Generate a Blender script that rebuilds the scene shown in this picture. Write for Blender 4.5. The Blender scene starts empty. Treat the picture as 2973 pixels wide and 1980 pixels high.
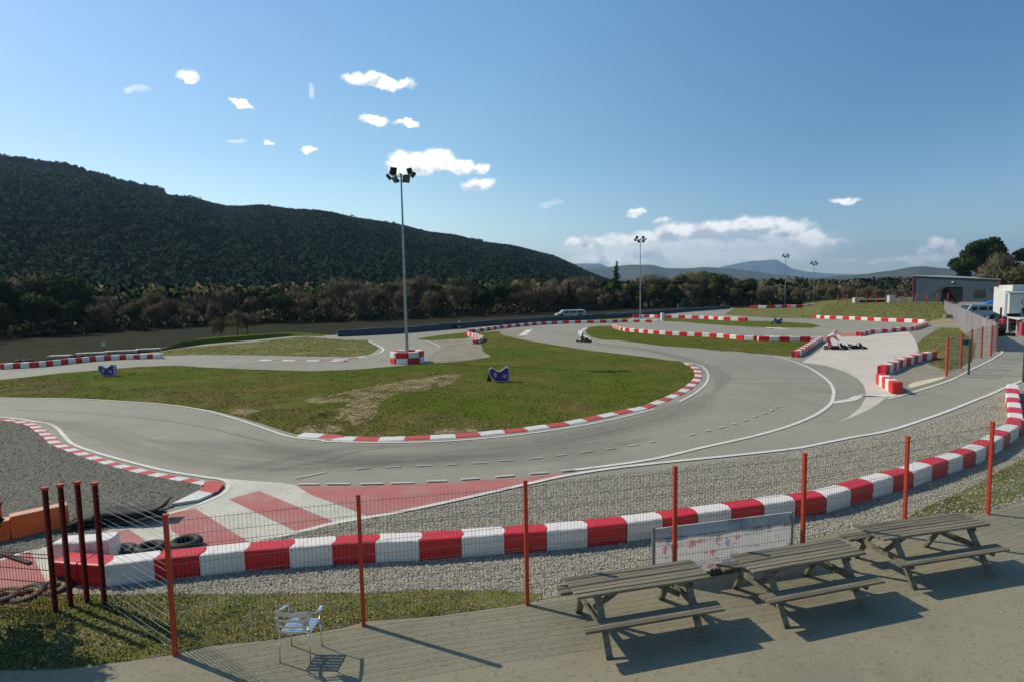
import bpy, math, random
import numpy as np
from mathutils import Vector, Matrix
from mathutils.geometry import tessellate_polygon
random.seed(7); rng=np.random.default_rng(7)
scene=bpy.context.scene; col=scene.collection
# ------------------------------------------------------------------ camera
W0,H0=2973.,1980.            # size of the surveyed photograph
FOC,CH,PIT,ROL=1673.,4.84,.0851,-.019
fw=np.array([0,math.cos(PIT),-math.sin(PIT)]); up0=np.array([0,math.sin(PIT),math.cos(PIT)]); rt0=np.array([1.,0,0])
rt=math.cos(ROL)*rt0+math.sin(ROL)*up0; up=-math.sin(ROL)*rt0+math.cos(ROL)*up0
cd=bpy.data.cameras.new('camera'); cam=bpy.data.objects.new('camera',cd); col.objects.link(cam)
cd.sensor_width=36; cd.lens=FOC/W0*36; cd.clip_end=30000; cd.clip_start=.1
cam.matrix_world=Matrix(((rt[0],up[0],-fw[0],0),(rt[1],up[1],-fw[1],0),(rt[2],up[2],-fw[2],CH),(0,0,0,1)))
scene.camera=cam
# ------------------------------------------------------------------ light
SUN_AZ,SUN_EL=math.atan2(-.9,.44),math.radians(41.3)
sun_vec=Vector((math.sin(SUN_AZ)*math.cos(SUN_EL),math.cos(SUN_AZ)*math.cos(SUN_EL),math.sin(SUN_EL)))
SUN_STRENGTH,SKY_STRENGTH,EXPOSURE=4.5,.115,0.0
scene.view_settings.view_transform='Standard'; scene.view_settings.look='None'
scene.view_settings.exposure=EXPOSURE; scene.view_settings.gamma=1
ld=bpy.data.lights.new('sun','SUN'); ld.energy=SUN_STRENGTH; ld.angle=math.radians(.53); ld.color=(1,.89,.71)
lo=bpy.data.objects.new('sun',ld); col.objects.link(lo); lo.rotation_euler=(-sun_vec).to_track_quat('-Z','Y').to_euler()
# direction of a surveyed sight line -> (azimuth, elevation)
def azel(x,y):
    d=fw+(x-1486.5)/FOC*rt-(y-990)/FOC*up; d=d/np.linalg.norm(d)
    return math.atan2(d[0],d[1]),math.asin(d[2])
world=bpy.data.worlds.new('World'); scene.world=world; world.use_nodes=True
nt=world.node_tree; nt.nodes.clear()
def N(t,**k):
    n=nt.nodes.new(t)
    for a,b in k.items(): setattr(n,a,b)
    return n
L=lambda a,b: nt.links.new(a,b)
def M(op,a,b=None,c=None,clamp=False):
    n=N('ShaderNodeMath',operation=op,use_clamp=clamp)
    for i,v in enumerate((a,b,c)):
        if v is None: continue
        if isinstance(v,(int,float)): n.inputs[i].default_value=v
        else: L(v,n.inputs[i])
    return n.outputs[0]
out=N('ShaderNodeOutputWorld'); bg=N('ShaderNodeBackground'); L(bg.outputs[0],out.inputs[0])
sky=N('ShaderNodeTexSky',sky_type='NISHITA'); sky.sun_disc=False; sky.sun_elevation=SUN_EL; sky.sun_rotation=SUN_AZ
sky.air_density=1.1; sky.dust_density=.25; sky.ozone_density=2.2; sky.altitude=200
bg.inputs[1].default_value=SKY_STRENGTH
tc=N('ShaderNodeTexCoord'); sep=N('ShaderNodeSeparateXYZ'); L(tc.outputs['Generated'],sep.inputs[0])
az=M('ARCTAN2',sep.outputs[0],sep.outputs[1]); el=M('ARCSINE',sep.outputs[2])
comb=N('ShaderNodeCombineXYZ'); L(az,comb.inputs[0]); L(el,comb.inputs[1])
def cloud_noise(scale,detail,strength,rough=.6):
    n=N('ShaderNodeTexNoise'); n.inputs['Scale'].default_value=scale; n.inputs['Detail'].default_value=detail; n.inputs['Roughness'].default_value=rough
    L(comb.outputs[0],n.inputs['Vector'])
    s=N('ShaderNodeVectorMath',operation='SUBTRACT'); L(n.outputs['Color'],s.inputs[0]); s.inputs[1].default_value=(.5,.5,.5)
    m=N('ShaderNodeVectorMath',operation='MULTIPLY'); L(s.outputs[0],m.inputs[0]); m.inputs[1].default_value=(strength,strength*.7,0)
    return m.outputs[0]
add=N('ShaderNodeVectorMath',operation='ADD'); L(comb.outputs[0],add.inputs[0]); L(cloud_noise(22,6,.045),add.inputs[1])
add2=N('ShaderNodeVectorMath',operation='ADD'); L(add.outputs[0],add2.inputs[0]); L(cloud_noise(75,5,.016),add2.inputs[1])
warp=add2.outputs[0]
# each cloud: centre x, y, half width, half height in the survey picture, opacity
CL=[(1035,228,38,18,1),(1075,230,30,16,.9),(1115,240,38,17,.9),(1165,245,25,14,.6),(1195,250,18,12,.35),
 (1090,350,32,13,.9),(1178,360,36,9,.8),(1165,478,34,30,1),(1215,480,36,26,1),(1275,465,44,26,1),(1330,482,44,20,1),(1380,488,32,14,.95),(1165,498,32,12,.8),
 (1390,534,45,14,1),(706,304,32,8,.75),(539,213,26,14,.55),(548,232,10,10,.6),(380,265,16,10,.2),(787,409,14,5,.5),(895,436,26,8,.6),(690,408,24,6,.2),(908,270,12,22,.2),
 (2450,577,36,8,.6),(1850,622,28,12,.7),(1925,638,26,8,.55),(2720,715,30,24,.85),(2690,728,28,18,.8),(2755,722,30,18,.5),(2730,750,70,10,.35),
 (1675,706,32,15,.85),(1740,708,60,12,.7),(1850,690,90,20,.65),(1970,670,70,24,.8),(2060,668,75,22,.8),(2170,660,58,30,.9),(2230,655,60,24,.85),(2290,668,60,24,.7),(2345,695,60,22,.75),(2410,702,45,12,.5),
 (1900,720,250,34,.5),(1780,752,110,24,.6),(2150,720,270,48,.45),(2455,760,40,8,.2),(2560,762,28,8,.2),(2640,755,50,12,.3),(1600,590,26,10,.14),(400,262,30,9,.15)]
acc=None; und=None
for x,y,rw,rh,op in CL:
    a,e=azel(x,y); a2,e2=azel(x+rw,y); a3,e3=azel(x,y-rh)
    s=N('ShaderNodeVectorMath',operation='SUBTRACT'); L(warp,s.inputs[0]); s.inputs[1].default_value=(a,e,0)
    m=N('ShaderNodeVectorMath',operation='MULTIPLY'); L(s.outputs[0],m.inputs[0]); m.inputs[1].default_value=(1/abs(a2-a)/1.25,1/abs(e3-e)/1.25,0)
    l=N('ShaderNodeVectorMath',operation='LENGTH'); L(m.outputs[0],l.inputs[0])
    mr=N('ShaderNodeMapRange'); mr.interpolation_type='SMOOTHSTEP'; L(l.outputs['Value'],mr.inputs[0])
    mr.inputs[1].default_value=1.12; mr.inputs[2].default_value=.5; mr.inputs[3].default_value=0; mr.inputs[4].default_value=min(1,op*(1.35 if rh<40 and rw<100 else 1.1))
    acc=mr.outputs[0] if acc is None else M('MAXIMUM',acc,mr.outputs[0])
    if rh>=14 and rh<35:   # shading painted as a soft grey base under the taller puffs
        sp=N('ShaderNodeSeparateXYZ'); L(m.outputs[0],sp.inputs[0]); lw=N('ShaderNodeMapRange'); L(sp.outputs[1],lw.inputs[0]); lw.inputs[1].default_value=.0; lw.inputs[2].default_value=-.7; lw.inputs[3].default_value=0; lw.inputs[4].default_value=.5
        w_=M('MULTIPLY',lw.outputs[0],mr.outputs[0]); und=w_ if und is None else M('MAXIMUM',und,w_)
n2=N('ShaderNodeTexNoise'); n2.inputs['Scale'].default_value=70; n2.inputs['Detail'].default_value=5; L(comb.outputs[0],n2.inputs['Vector'])
dens=M('MULTIPLY',acc,M('ADD',.62,n2.outputs[0]),clamp=True)
n3=N('ShaderNodeTexNoise'); n3.inputs['Scale'].default_value=30; n3.inputs['Detail'].default_value=4; L(comb.outputs[0],n3.inputs['Vector'])
cr=N('ShaderNodeValToRGB'); L(M('SUBTRACT',n3.outputs[0],M('MULTIPLY',und,.45)),cr.inputs[0]); cr.color_ramp.elements[0].position=.28; cr.color_ramp.elements[1].position=.48
k=1/SKY_STRENGTH
cr.color_ramp.elements[0].color=(.72*k,.78*k,.84*k,1); cr.color_ramp.elements[1].color=(1.7*k,1.62*k,1.5*k,1)
mx=N('ShaderNodeMixRGB'); L(dens,mx.inputs[0])
# air glows brighter towards the sun, deeper blue away from it
hs=N('ShaderNodeHueSaturation'); hs.inputs['Saturation'].default_value=1.28; L(sky.outputs[0],hs.inputs['Color'])
dt=N('ShaderNodeVectorMath',operation='DOT_PRODUCT'); L(tc.outputs['Generated'],dt.inputs[0]); dt.inputs[1].default_value=tuple(sun_vec)
tint=N('ShaderNodeValToRGB'); L(dt.outputs['Value'],tint.inputs[0]); e_=tint.color_ramp.elements
for k_,(pos,cc) in enumerate([(0.,(.80,.87,.91)),(.1,(.84,.91,.94)),(.545,(1.72,1.49,1.22)),(.85,(1.80,1.43,1.22)),(1.,(2.,1.6,1.4))]):
    q_=e_[k_] if k_<1 else (e_.new(pos) if k_<4 else e_[-1]); q_.position=pos; q_.color=tuple(v/2 for v in cc)+(1,)
lowr=N('ShaderNodeMapRange'); L(el,lowr.inputs[0]); lowr.inputs[1].default_value=.22; lowr.inputs[2].default_value=0; lowr.inputs[3].default_value=2.04; lowr.inputs[4].default_value=2.75
gs_=N('ShaderNodeVectorMath',operation='SCALE'); L(tint.outputs[0],gs_.inputs[0]); L(lowr.outputs[0],gs_.inputs['Scale'])
gm=N('ShaderNodeVectorMath',operation='MULTIPLY'); L(hs.outputs[0],gm.inputs[0]); L(gs_.outputs[0],gm.inputs[1]); L(gm.outputs[0],mx.inputs[1]); L(cr.outputs[0],mx.inputs[2])
L(mx.outputs[0],bg.inputs[0])
# ------------------------------------------------------------------ survey helpers
def G(x,y,z=0.):
    d=fw+(x-1486.5)/FOC*rt-(y-990)/FOC*up
    t=(z-CH)/d[2]; g=np.array([0,0,CH])+t*d
    return Vector((g[0],g[1],z))
def at(x,y,dist):          # point on a sight line at a given forward distance
    d=fw+(x-1486.5)/FOC*rt-(y-990)/FOC*up
    d=d*dist/d[1]; return Vector((d[0],d[1],CH+d[2]))
def px(p):
    v=np.array(p)-[0,0,CH]; return 1486.5+FOC*v@rt/(v@fw), 990-FOC*v@up/(v@fw)
def grid(x0,y0,s): return lambda *q:[(x0+a/s,y0+b/s) for a,b in q]
cA=grid(0,1300,2.306); cB=grid(900,1300,2.306); cC=grid(1973,1300,2.306)
cD=grid(0,850,2.355); cE=grid(900,850,2.355); cF=grid(1973,700,2.355)
cR1=grid(1600,800,3.364); cR2=grid(2250,800,3.257); cR3=grid(2550,640,4.355); cK=grid(2400,1100,3.92)
cL=grid(0,1380,4.238); c7=grid(0,980,4.71); c8=grid(2350,930,6.729); cN=lambda *q:list(q)
cQ=grid(0,0,.7919)
def ground(pts,z=0.): return [G(x,y,z) for x,y in pts]
def smooth(pts,n=5,closed=False):
    P=[Vector(p) for p in pts]; m=len(P); o=[]
    for i in range(m if closed else m-1):
        p0=P[(i-1)%m] if closed or i>0 else P[0]; p1=P[i]; p2=P[(i+1)%m]; p3=P[(i+2)%m] if closed or i+2<m else P[m-1]
        for k in range(n):
            t=k/n
            o.append(.5*((2*p1)+(p2-p0)*t+(2*p0-5*p1+4*p2-p3)*t*t+(3*p1-p0-3*p2+p3)*t**3))
    if not closed: o.append(P[-1])
    return o
def resample(pts,n):
    d=[0]
    for a,b in zip(pts[:-1],pts[1:]): d.append(d[-1]+(b-a).length)
    o=[];j=0
    for i in range(n+1):
        s=d[-1]*i/n
        while j<len(pts)-2 and d[j+1]<s: j+=1
        t=(s-d[j])/max(1e-9,d[j+1]-d[j]); o.append(pts[j].lerp(pts[j+1],t))
    return o,d[-1]
# ------------------------------------------------------------------ object helpers
def tag(o,label=None,cat=None,group=None,kind=None):
    if label: o['label']=label
    if cat: o['category']=cat
    if group: o['group']=group
    if kind: o['kind']=kind
    return o
def empty(name,loc,rz=0,**k):
    o=bpy.data.objects.new(name,None); col.objects.link(o); o.location=loc; o.rotation_euler=(0,0,rz); o.empty_display_size=.2
    return tag(o,**k)
class MB:
    def __init__(s): s.v=[];s.f=[];s.m=[]
    def add(s,v,f,mi=0):
        b=len(s.v); s.v+= [tuple(p) for p in v]; s.f+=[tuple(b+i for i in q) for q in f]; s.m+=[mi]*len(f); return s
    def box(s,c,size,rz=0,mi=0,mat=None,top=1.):
        x,y,z=[a/2 for a in size]; P=[Vector((sx*x*(top if sz>0 else 1),sy*y*(top if sz>0 else 1),sz*z)) for sz in(-1,1) for sy in(-1,1) for sx in(-1,1)]
        R=Matrix.Rotation(rz,3,'Z') if mat is None else mat
        return s.add([R@p+Vector(c) for p in P],[(0,2,3,1),(4,5,7,6),(0,1,5,4),(2,6,7,3),(0,4,6,2),(1,3,7,5)],mi)
    def beam(s,a,b,w,h,mi=0,upv=(0,0,1)):
        a=Vector(a);b=Vector(b);d=(b-a);l=d.length;d.normalize();u=Vector(upv)
        if abs(d.dot(u))>.98:u=Vector((0,1,0))
        sd=d.cross(u).normalized();u=sd.cross(d)
        R=Matrix((d,sd,u)).transposed(); return s.box((a+b)/2,(l,w,h),mat=R,mi=mi)
    def tube(s,a,b,r,r2=None,n=8,mi=0,cap=True):
        a=Vector(a);b=Vector(b);r2=r if r2 is None else r2;d=(b-a).normalized();u=Vector((0,0,1)) if abs(d.z)<.95 else Vector((1,0,0))
        x=d.cross(u).normalized();y=d.cross(x)
        v=[a+(x*math.cos(2*math.pi*i/n)+y*math.sin(2*math.pi*i/n))*r for i in range(n)]+[b+(x*math.cos(2*math.pi*i/n)+y*math.sin(2*math.pi*i/n))*r2 for i in range(n)]
        f=[(i,(i+1)%n,n+(i+1)%n,n+i) for i in range(n)]
        if cap: f+=[tuple(range(n))[::-1],tuple(range(n,2*n))]
        return s.add(v,f,mi)
    def path(s,pts,r,n=6,mi=0):
        for a,b in zip(pts[:-1],pts[1:]): s.tube(a,b,r,n=n,mi=mi)
        return s
    def prism(s,poly,z0,z1,mi=0):
        n=len(poly); v=[(p[0],p[1],z0) for p in poly]+[(p[0],p[1],z1) for p in poly]
        f=[(i,(i+1)%n,n+(i+1)%n,n+i) for i in range(n)]
        for t in tessellate_polygon([[Vector((p[0],p[1],0)) for p in poly]]): f+=[tuple(n+i for i in t),tuple(reversed(t))]
        return s.add(v,f,mi)
    def torus(s,c,R,r,n=20,m=8,mi=0,M3=None):
        v=[];f=[]
        for i in range(n):
            a=2*math.pi*i/n
            for j in range(m):
                b=2*math.pi*j/m; p=Vector(((R+r*math.cos(b))*math.cos(a),(R+r*math.cos(b))*math.sin(a),r*math.sin(b)))
                v.append((M3@p if M3 else p)+Vector(c))
        for i in range(n):
            for j in range(m): f.append((i*m+j,((i+1)%n)*m+j,((i+1)%n)*m+(j+1)%m,i*m+(j+1)%m))
        return s.add(v,f,mi)
    def build(s,name,mats,parent=None,smooth_=False,bevel=0,loc=None,rz=0,fixn=False):
        me=bpy.data.meshes.new(name); me.from_pydata(s.v,[],s.f)
        if not isinstance(mats,(list,tuple)): mats=[mats]
        for m in mats: me.materials.append(m)
        me.polygons.foreach_set('material_index',s.m)
        if fixn:
            import bmesh
            b=bmesh.new(); b.from_mesh(me); bmesh.ops.recalc_face_normals(b,faces=b.faces); b.to_mesh(me); b.free()
        if smooth_: me.polygons.foreach_set('use_smooth',[True]*len(me.polygons))
        me.update(); o=bpy.data.objects.new(name,me); col.objects.link(o)
        if parent: o.parent=parent
        if loc is not None: o.location=loc
        o.rotation_euler=(0,0,rz)
        if bevel:
            b=o.modifiers.new('bevel','BEVEL'); b.width=bevel; b.segments=2; b.limit_method='ANGLE'
        return o
def orient(V,Nn):
    """V (n,3,3) triangles, Nn (n,3) wanted side: wind each so that it faces that side"""
    g=np.cross(V[:,1]-V[:,0],V[:,2]-V[:,0]); f=(g*Nn).sum(1)<0; V=V.copy(); V[f]=V[f][:,::-1]; return V
def npmesh(name,verts,faces,mats,mi=None,uv=None,smooth_=False,nrm=None):
    me=bpy.data.meshes.new(name); k=faces.shape[1]; n=len(faces)
    me.vertices.add(len(verts)); me.vertices.foreach_set('co',np.ascontiguousarray(verts,dtype=np.float32).ravel())
    me.loops.add(n*k); me.loops.foreach_set('vertex_index',np.ascontiguousarray(faces,dtype=np.int32).ravel())
    me.polygons.add(n); me.polygons.foreach_set('loop_start',np.arange(0,n*k,k,dtype=np.int32)); me.polygons.foreach_set('loop_total',np.full(n,k,dtype=np.int32))
    for m in mats: me.materials.append(m)
    if mi is not None: me.polygons.foreach_set('material_index',mi.astype(np.int32))
    if smooth_: me.polygons.foreach_set('use_smooth',np.ones(n,dtype=bool))
    me.update(calc_edges=True)
    if nrm is None: me.validate()
    else:
        me.polygons.foreach_set('use_smooth',np.ones(n,dtype=bool)); me.normals_split_custom_set_from_vertices(np.ascontiguousarray(nrm,dtype=np.float32))
    o=bpy.data.objects.new(name,me); col.objects.link(o); return o
def copy_tree(o,parent=None):
    c=o.copy(); col.objects.link(c); c.parent=parent
    for ch in list(o.children): copy_tree(ch,c)
    return c
# ------------------------------------------------------------------ materials
def mat(name,base,rough=.8,layers=(),bump=None,metal=0,spec=.3,coord='Object',alpha=1,sheen=0):
    """layers: (scale, colour, low, high, detail[, stretch])"""
    m=bpy.data.materials.new(name); m.use_nodes=True; t=m.node_tree; b=t.nodes['Principled BSDF']
    b.inputs['Roughness'].default_value=rough; b.inputs['Metallic'].default_value=metal; b.inputs['Specular IOR Level'].default_value=spec if rough<1 else .04
    b.inputs['Base Color'].default_value=(*base,1); b.inputs['Alpha'].default_value=alpha
    tcn=t.nodes.new('ShaderNodeTexCoord'); cur=None
    for ly in layers:
        sc,c,lo,hi=ly[:4]; de=ly[4] if len(ly)>4 else 4; st=ly[5] if len(ly)>5 else None
        n=t.nodes.new('ShaderNodeTexNoise'); n.inputs['Scale'].default_value=sc; n.inputs['Detail'].default_value=de; n.inputs['Roughness'].default_value=.6
        src=tcn.outputs[coord]
        if st:
            mp=t.nodes.new('ShaderNodeMapping'); mp.inputs['Scale'].default_value=st; t.links.new(src,mp.inputs[0]); src=mp.outputs[0]
        t.links.new(src,n.inputs['Vector'])
        r=t.nodes.new('ShaderNodeMapRange'); r.inputs[1].default_value=lo; r.inputs[2].default_value=hi; t.links.new(n.outputs[0],r.inputs[0])
        x=t.nodes.new('ShaderNodeMixRGB'); t.links.new(r.outputs[0],x.inputs[0]); x.inputs[2].default_value=(*c,1)
        if cur is None: x.inputs[1].default_value=(*base,1)
        else: t.links.new(cur,x.inputs[1])
        cur=x.outputs[0]
    if cur: t.links.new(cur,b.inputs['Base Color'])
    if bump:
        sc,st,di=bump[:3]; n=t.nodes.new('ShaderNodeTexNoise'); n.inputs['Scale'].default_value=sc; n.inputs['Detail'].default_value=5
        t.links.new(tcn.outputs[coord],n.inputs['Vector'])
        bp=t.nodes.new('ShaderNodeBump'); bp.inputs['Strength'].default_value=st; bp.inputs['Distance'].default_value=di
        t.links.new(n.outputs[0],bp.inputs['Height']); t.links.new(bp.outputs[0],b.inputs['Normal'])
    return m
MT={}
MT['track']=mat('track_asphalt',(.285,.272,.208),.85,[(.09,(.235,.227,.178),.4,.65,5),(.5,(.31,.295,.23),.5,.75,6),(1.2,(.22,.213,.17),.58,.8,7,(.25,1,1)),(9,(.2,.19,.155),.6,.85,4),(60,(.36,.345,.28),.62,.8,2)],bump=(90,.25,.01))
MT['path']=mat('path_asphalt',(.27,.243,.162),.9,[(.35,(.20,.186,.128),.45,.68,6),(2.2,(.275,.25,.168),.5,.72,6),(12,(.15,.14,.096),.55,.75,5),(55,(.34,.31,.22),.6,.72,3),(80,(.09,.085,.06),.58,.72,2)],bump=(75,.5,.012))
MT['field']=mat('field_soil',(.036,.035,.020),1,[(.08,(.024,.029,.014),.4,.6,5),(.9,(.05,.042,.026),.5,.7,6,(.3,1,1)),(.5,(.022,.03,.011),.5,.7,6)],bump=(6,.8,.15))
MT['grass']=mat('grass_turf',(.094,.124,.016),1,[(.12,(.165,.125,.04),.45,.62,6),(.6,(.075,.112,.010),.5,.7,6),(2.5,(.15,.13,.04),.6,.8,6),(14,(.07,.09,.010),.5,.75,5),(30,(.19,.17,.07),.66,.8,4)],bump=(22,.9,.05))
MT['rough_grass']=mat('dry_grass_turf',(.165,.155,.05),1,[(.25,(.23,.20,.10),.45,.62,6),(1.2,(.10,.125,.022),.44,.62,6),(6,(.27,.235,.14),.56,.74,6),(20,(.11,.115,.035),.55,.75,4)],bump=(12,.5,.03))
MT['dirt']=mat('bare_dirt',(.36,.28,.16),1,[(.8,(.25,.2,.1),.45,.65,6),(5,(.32,.27,.18),.55,.75,6),(16,(.14,.11,.06),.6,.8,4)],bump=(20,.7,.03))
MT['gravelbed']=mat('gravel_bed',(.32,.30,.235),1,[(.25,(.27,.255,.205),.42,.6,5),(9,(.20,.19,.15),.5,.66,5),(16,(.34,.315,.245),.56,.72,4)],bump=(14,1,.09))
MT['gravelbed_dark']=mat('grey_gravel_bed',(.185,.185,.15),1,[(.3,(.15,.155,.13),.42,.6,5),(9,(.11,.11,.09),.5,.66,5),(16,(.25,.245,.2),.56,.72,4)],bump=(14,1,.09))
MT['worn']=mat('worn_apron',(.29,.26,.2),1,[(.8,(.22,.195,.14),.45,.65,6),(6,(.35,.315,.245),.55,.75,5)],bump=(20,.5,.02))
MT['concrete']=mat('pale_concrete',(.56,.50,.42),.85,[(.25,(.50,.455,.385),.4,.65,5),(.9,(.60,.555,.475),.5,.7,6,(1,.3,1)),(5,(.46,.42,.36),.62,.8,6)],bump=(40,.2,.01))
MT['sand']=mat('cream_sand',(.62,.54,.38),1,[(2,(.5,.44,.31),.5,.75,5)])
MT['white']=mat('white_paint',(.66,.64,.56),.7,[(3,(.50,.48,.41),.5,.72,6),(22,(.36,.35,.3),.58,.75,5)])
MT['white2']=mat('worn_white_paint',(.50,.49,.43),.8,[(1.5,(.38,.37,.32),.45,.68,6),(14,(.28,.27,.23),.55,.7,6)])
MT['pink']=mat('faded_red_paint',(.42,.135,.12),.8,[(1.2,(.40,.20,.17),.42,.65,6),(9,(.31,.12,.10),.55,.75,5),(25,(.42,.33,.28),.62,.78,5)])
MT['fadedwhite']=mat('faded_white_paint',(.56,.54,.45),.8,[(.9,(.48,.46,.38),.4,.65,6),(6,(.40,.38,.31),.52,.72,6),(30,(.28,.27,.22),.6,.8,4)])
MT['kerbred']=mat('kerb_red',(.50,.075,.06),.6,[(2,(.42,.07,.06),.45,.7,5),(14,(.36,.1,.08),.6,.8,5)])
MT['kerbwhite']=mat('kerb_white',(.66,.65,.6),.6,[(2,(.55,.54,.5),.45,.7,5),(14,(.4,.39,.36),.6,.8,5)])
def plastic(name,c,dirt):
    m=mat(name,c,.42,[(1.1,[a*.86 for a in c],.4,.7,5),(4,dirt,.55,.85,6),(3,[v*.45+.03 for v in c],.62,.72,6,(1,1,5)),(40,dirt,.66,.9,4)],spec=.45,bump=(3,.15,.02))
    return m
MT['pred']=plastic('red_plastic',(.62,.012,.016),(.36,.03,.03)); MT['pwhite']=plastic('white_plastic',(.80,.74,.66),(.62,.54,.45))
MT['porange']=plastic('orange_plastic',(.90,.13,.010),(.5,.12,.04)); MT['postred']=mat('red_post_paint',(.52,.05,.015),.45,[(8,(.4,.035,.012),.5,.7,4)],spec=.5)
MT['postdark']=mat('maroon_post_paint',(.20,.022,.015),.5)
MT['wire']=mat('galvanised_wire',(.22,.18,.15),.5,metal=.2); MT['wireb']=mat('bright_wire',(.42,.43,.42),.4,metal=.6)
MT['rubber']=mat('black_rubber',(.016,.018,.018),.7,[(4,(.035,.038,.036),.5,.75,5)])
MT['belt']=mat('navy_rubber_belt',(.035,.055,.075),.6,[(.6,(.06,.085,.10),.45,.65,5),(3,(.10,.11,.11),.62,.8,5)])
MT['galv']=mat('galvanised_steel',(.30,.34,.34),.45,[(2,(.22,.27,.27),.45,.65,3)],metal=.5)
MT['dark']=mat('dark_metal',(.02,.028,.025),.5); MT['glass']=mat('dark_glass',(.02,.03,.035),.08,spec=.8)
MT['lens']=mat('lamp_glass',(.10,.13,.10),.15,spec=.7)
MT['wood']=mat('weathered_wood',(.215,.19,.13),.9,[(1.6,(.11,.098,.072),.44,.58,5,(.25,7,7)),(9,(.32,.29,.22),.55,.75,6,(.2,8,8)),(3,(.09,.085,.06),.62,.8,5)],bump=(30,.5,.01))
MT['alu']=mat('aluminium',(.72,.74,.76),.28,metal=.9,bump=(10,.05,.01))
MT['purple']=mat('purple_foam',(.11,.022,.18),.6); MT['lav']=mat('pale_foam',(.42,.39,.45),.7); MT['oval']=mat('pale_blue_print',(.24,.32,.42),.6)
MT['navy']=mat('navy_print',(.07,.04,.17),.6)
MT['clad']=mat('blue_grey_cladding',(.052,.078,.10),.6,[(.3,(.045,.07,.09),.45,.6,3)]); MT['trimred']=mat('red_trim',(.24,.03,.03),.6)
MT['render']=mat('white_render',(.66,.66,.62),.8,[(.6,(.56,.56,.52),.45,.7,5)]); MT['roofgrey']=mat('grey_roof',(.28,.32,.30),.7)
MT['tarp']=mat('blue_tarp',(.02,.20,.55),.45,bump=(3,.6,.1)); MT['carblue']=mat('grey_blue_paint',(.28,.34,.39),.3,spec=.5)
MT['black']=mat('matt_black',(.008,.010,.010),.9); MT['cream']=mat('cream_board',(.62,.60,.54),.8); MT['emblem']=mat('grey_emblem',(.17,.18,.18),.8)
MT['fabric']=mat('grey_windbreak_mesh',(.36,.32,.33),.9,[(1.2,(.26,.23,.25),.45,.6,4,(1,1,.1))],alpha=.72)
MT['greenbox']=mat('green_paint',(.02,.07,.05),.6); MT['yellow']=mat('yellow_paint',(.45,.36,.05),.6)
MT['skin']=mat('skin',(.5,.3,.22),.6); MT['trunk']=mat('bark',(.075,.062,.045),1,[(4,(.045,.038,.03),.45,.65,5,(1,1,.3))])
MT['suitred']=mat('red_cloth',(.5,.03,.035),.8); MT['suitwhite']=mat('white_cloth',(.65,.6,.58),.8); MT['blackcloth']=mat('black_cloth',(.018,.02,.022),.9)
MT['hair']=mat('dark_hair',(.02,.014,.01),.8)
def leafmat(name,a,b,c,sc=.6):
    m=mat(name,a,1.0,[(sc,b,.42,.6,4),(sc*5,c,.52,.72,4)]); return m
MT['pine']=leafmat('pine_foliage',(.030,.052,.018),(.016,.034,.014),(.05,.075,.025)); MT['ever']=leafmat('evergreen_foliage',(.05,.074,.026),(.03,.05,.018),(.075,.09,.035))
MT['twig']=leafmat('bare_twigs',(.155,.132,.082),(.11,.098,.06),(.20,.17,.105)); MT['twig2']=leafmat('reddish_twigs',(.155,.12,.073),(.12,.092,.056),(.19,.15,.09)); MT['olive']=leafmat('olive_foliage',(.085,.092,.036),(.06,.07,.026),(.12,.12,.055))
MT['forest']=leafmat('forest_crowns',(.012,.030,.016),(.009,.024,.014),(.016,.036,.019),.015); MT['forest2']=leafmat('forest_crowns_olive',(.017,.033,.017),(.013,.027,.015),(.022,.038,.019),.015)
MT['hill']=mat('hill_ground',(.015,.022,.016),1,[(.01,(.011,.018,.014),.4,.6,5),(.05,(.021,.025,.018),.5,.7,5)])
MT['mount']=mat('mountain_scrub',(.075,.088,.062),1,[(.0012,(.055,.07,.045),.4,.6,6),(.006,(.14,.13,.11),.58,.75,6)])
# ------------------------------------------------------------------ ground sheets
def sheet(name,pts,z,m,label=None,cat=None,kind='structure'):
    P=[Vector((p[0],p[1])) for p in pts]; n=len(P)
    tris=tessellate_polygon([[Vector((p[0],p[1],0)) for p in P]])
    mb=MB()
    fs=[]
    for t in tris:
        a,b,c=[P[i] for i in t]
        cr_=(b-a).x*(c-a).y-(b-a).y*(c-a).x
        fs.append(tuple(t) if cr_>0 else tuple(reversed(t)))
    mb.add([(p.x,p.y,z) for p in P],fs)
    return tag(mb.build(name,m),label,cat,None,kind)
def rsheet(name,pts,z,m,closed_smooth=True,jit=0,**k):
    g=ground(pts); g=smooth(g,5,True) if closed_smooth else g
    if jit:
        g=[p+Vector((random.uniform(-jit,jit),random.uniform(-jit,jit),0))*min(1,p.y/25) for p in g]
    return sheet(name,g,z,m,**k)
def ribbon(mb,pts,w,z,mi=0,u0=0):
    P=pts; n=len(P); vs=[]
    for i,p in enumerate(P):
        d=(P[min(i+1,n-1)]-P[max(i-1,0)]).normalized(); s=Vector((-d.y,d.x,0))
        vs+=[(p.x+s.x*w/2,p.y+s.y*w/2,z),(p.x-s.x*w/2,p.y-s.y*w/2,z)]
    mb.add(vs,[(2*i+1,2*i+3,2*i+2,2*i) for i in range(n-1)],mi)
# base: one sheet to the horizon
sheet('ground',[(-9000,-300),(9000,-300),(16000,16000),(-16000,16000)],-.03,MT['field'])
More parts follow.
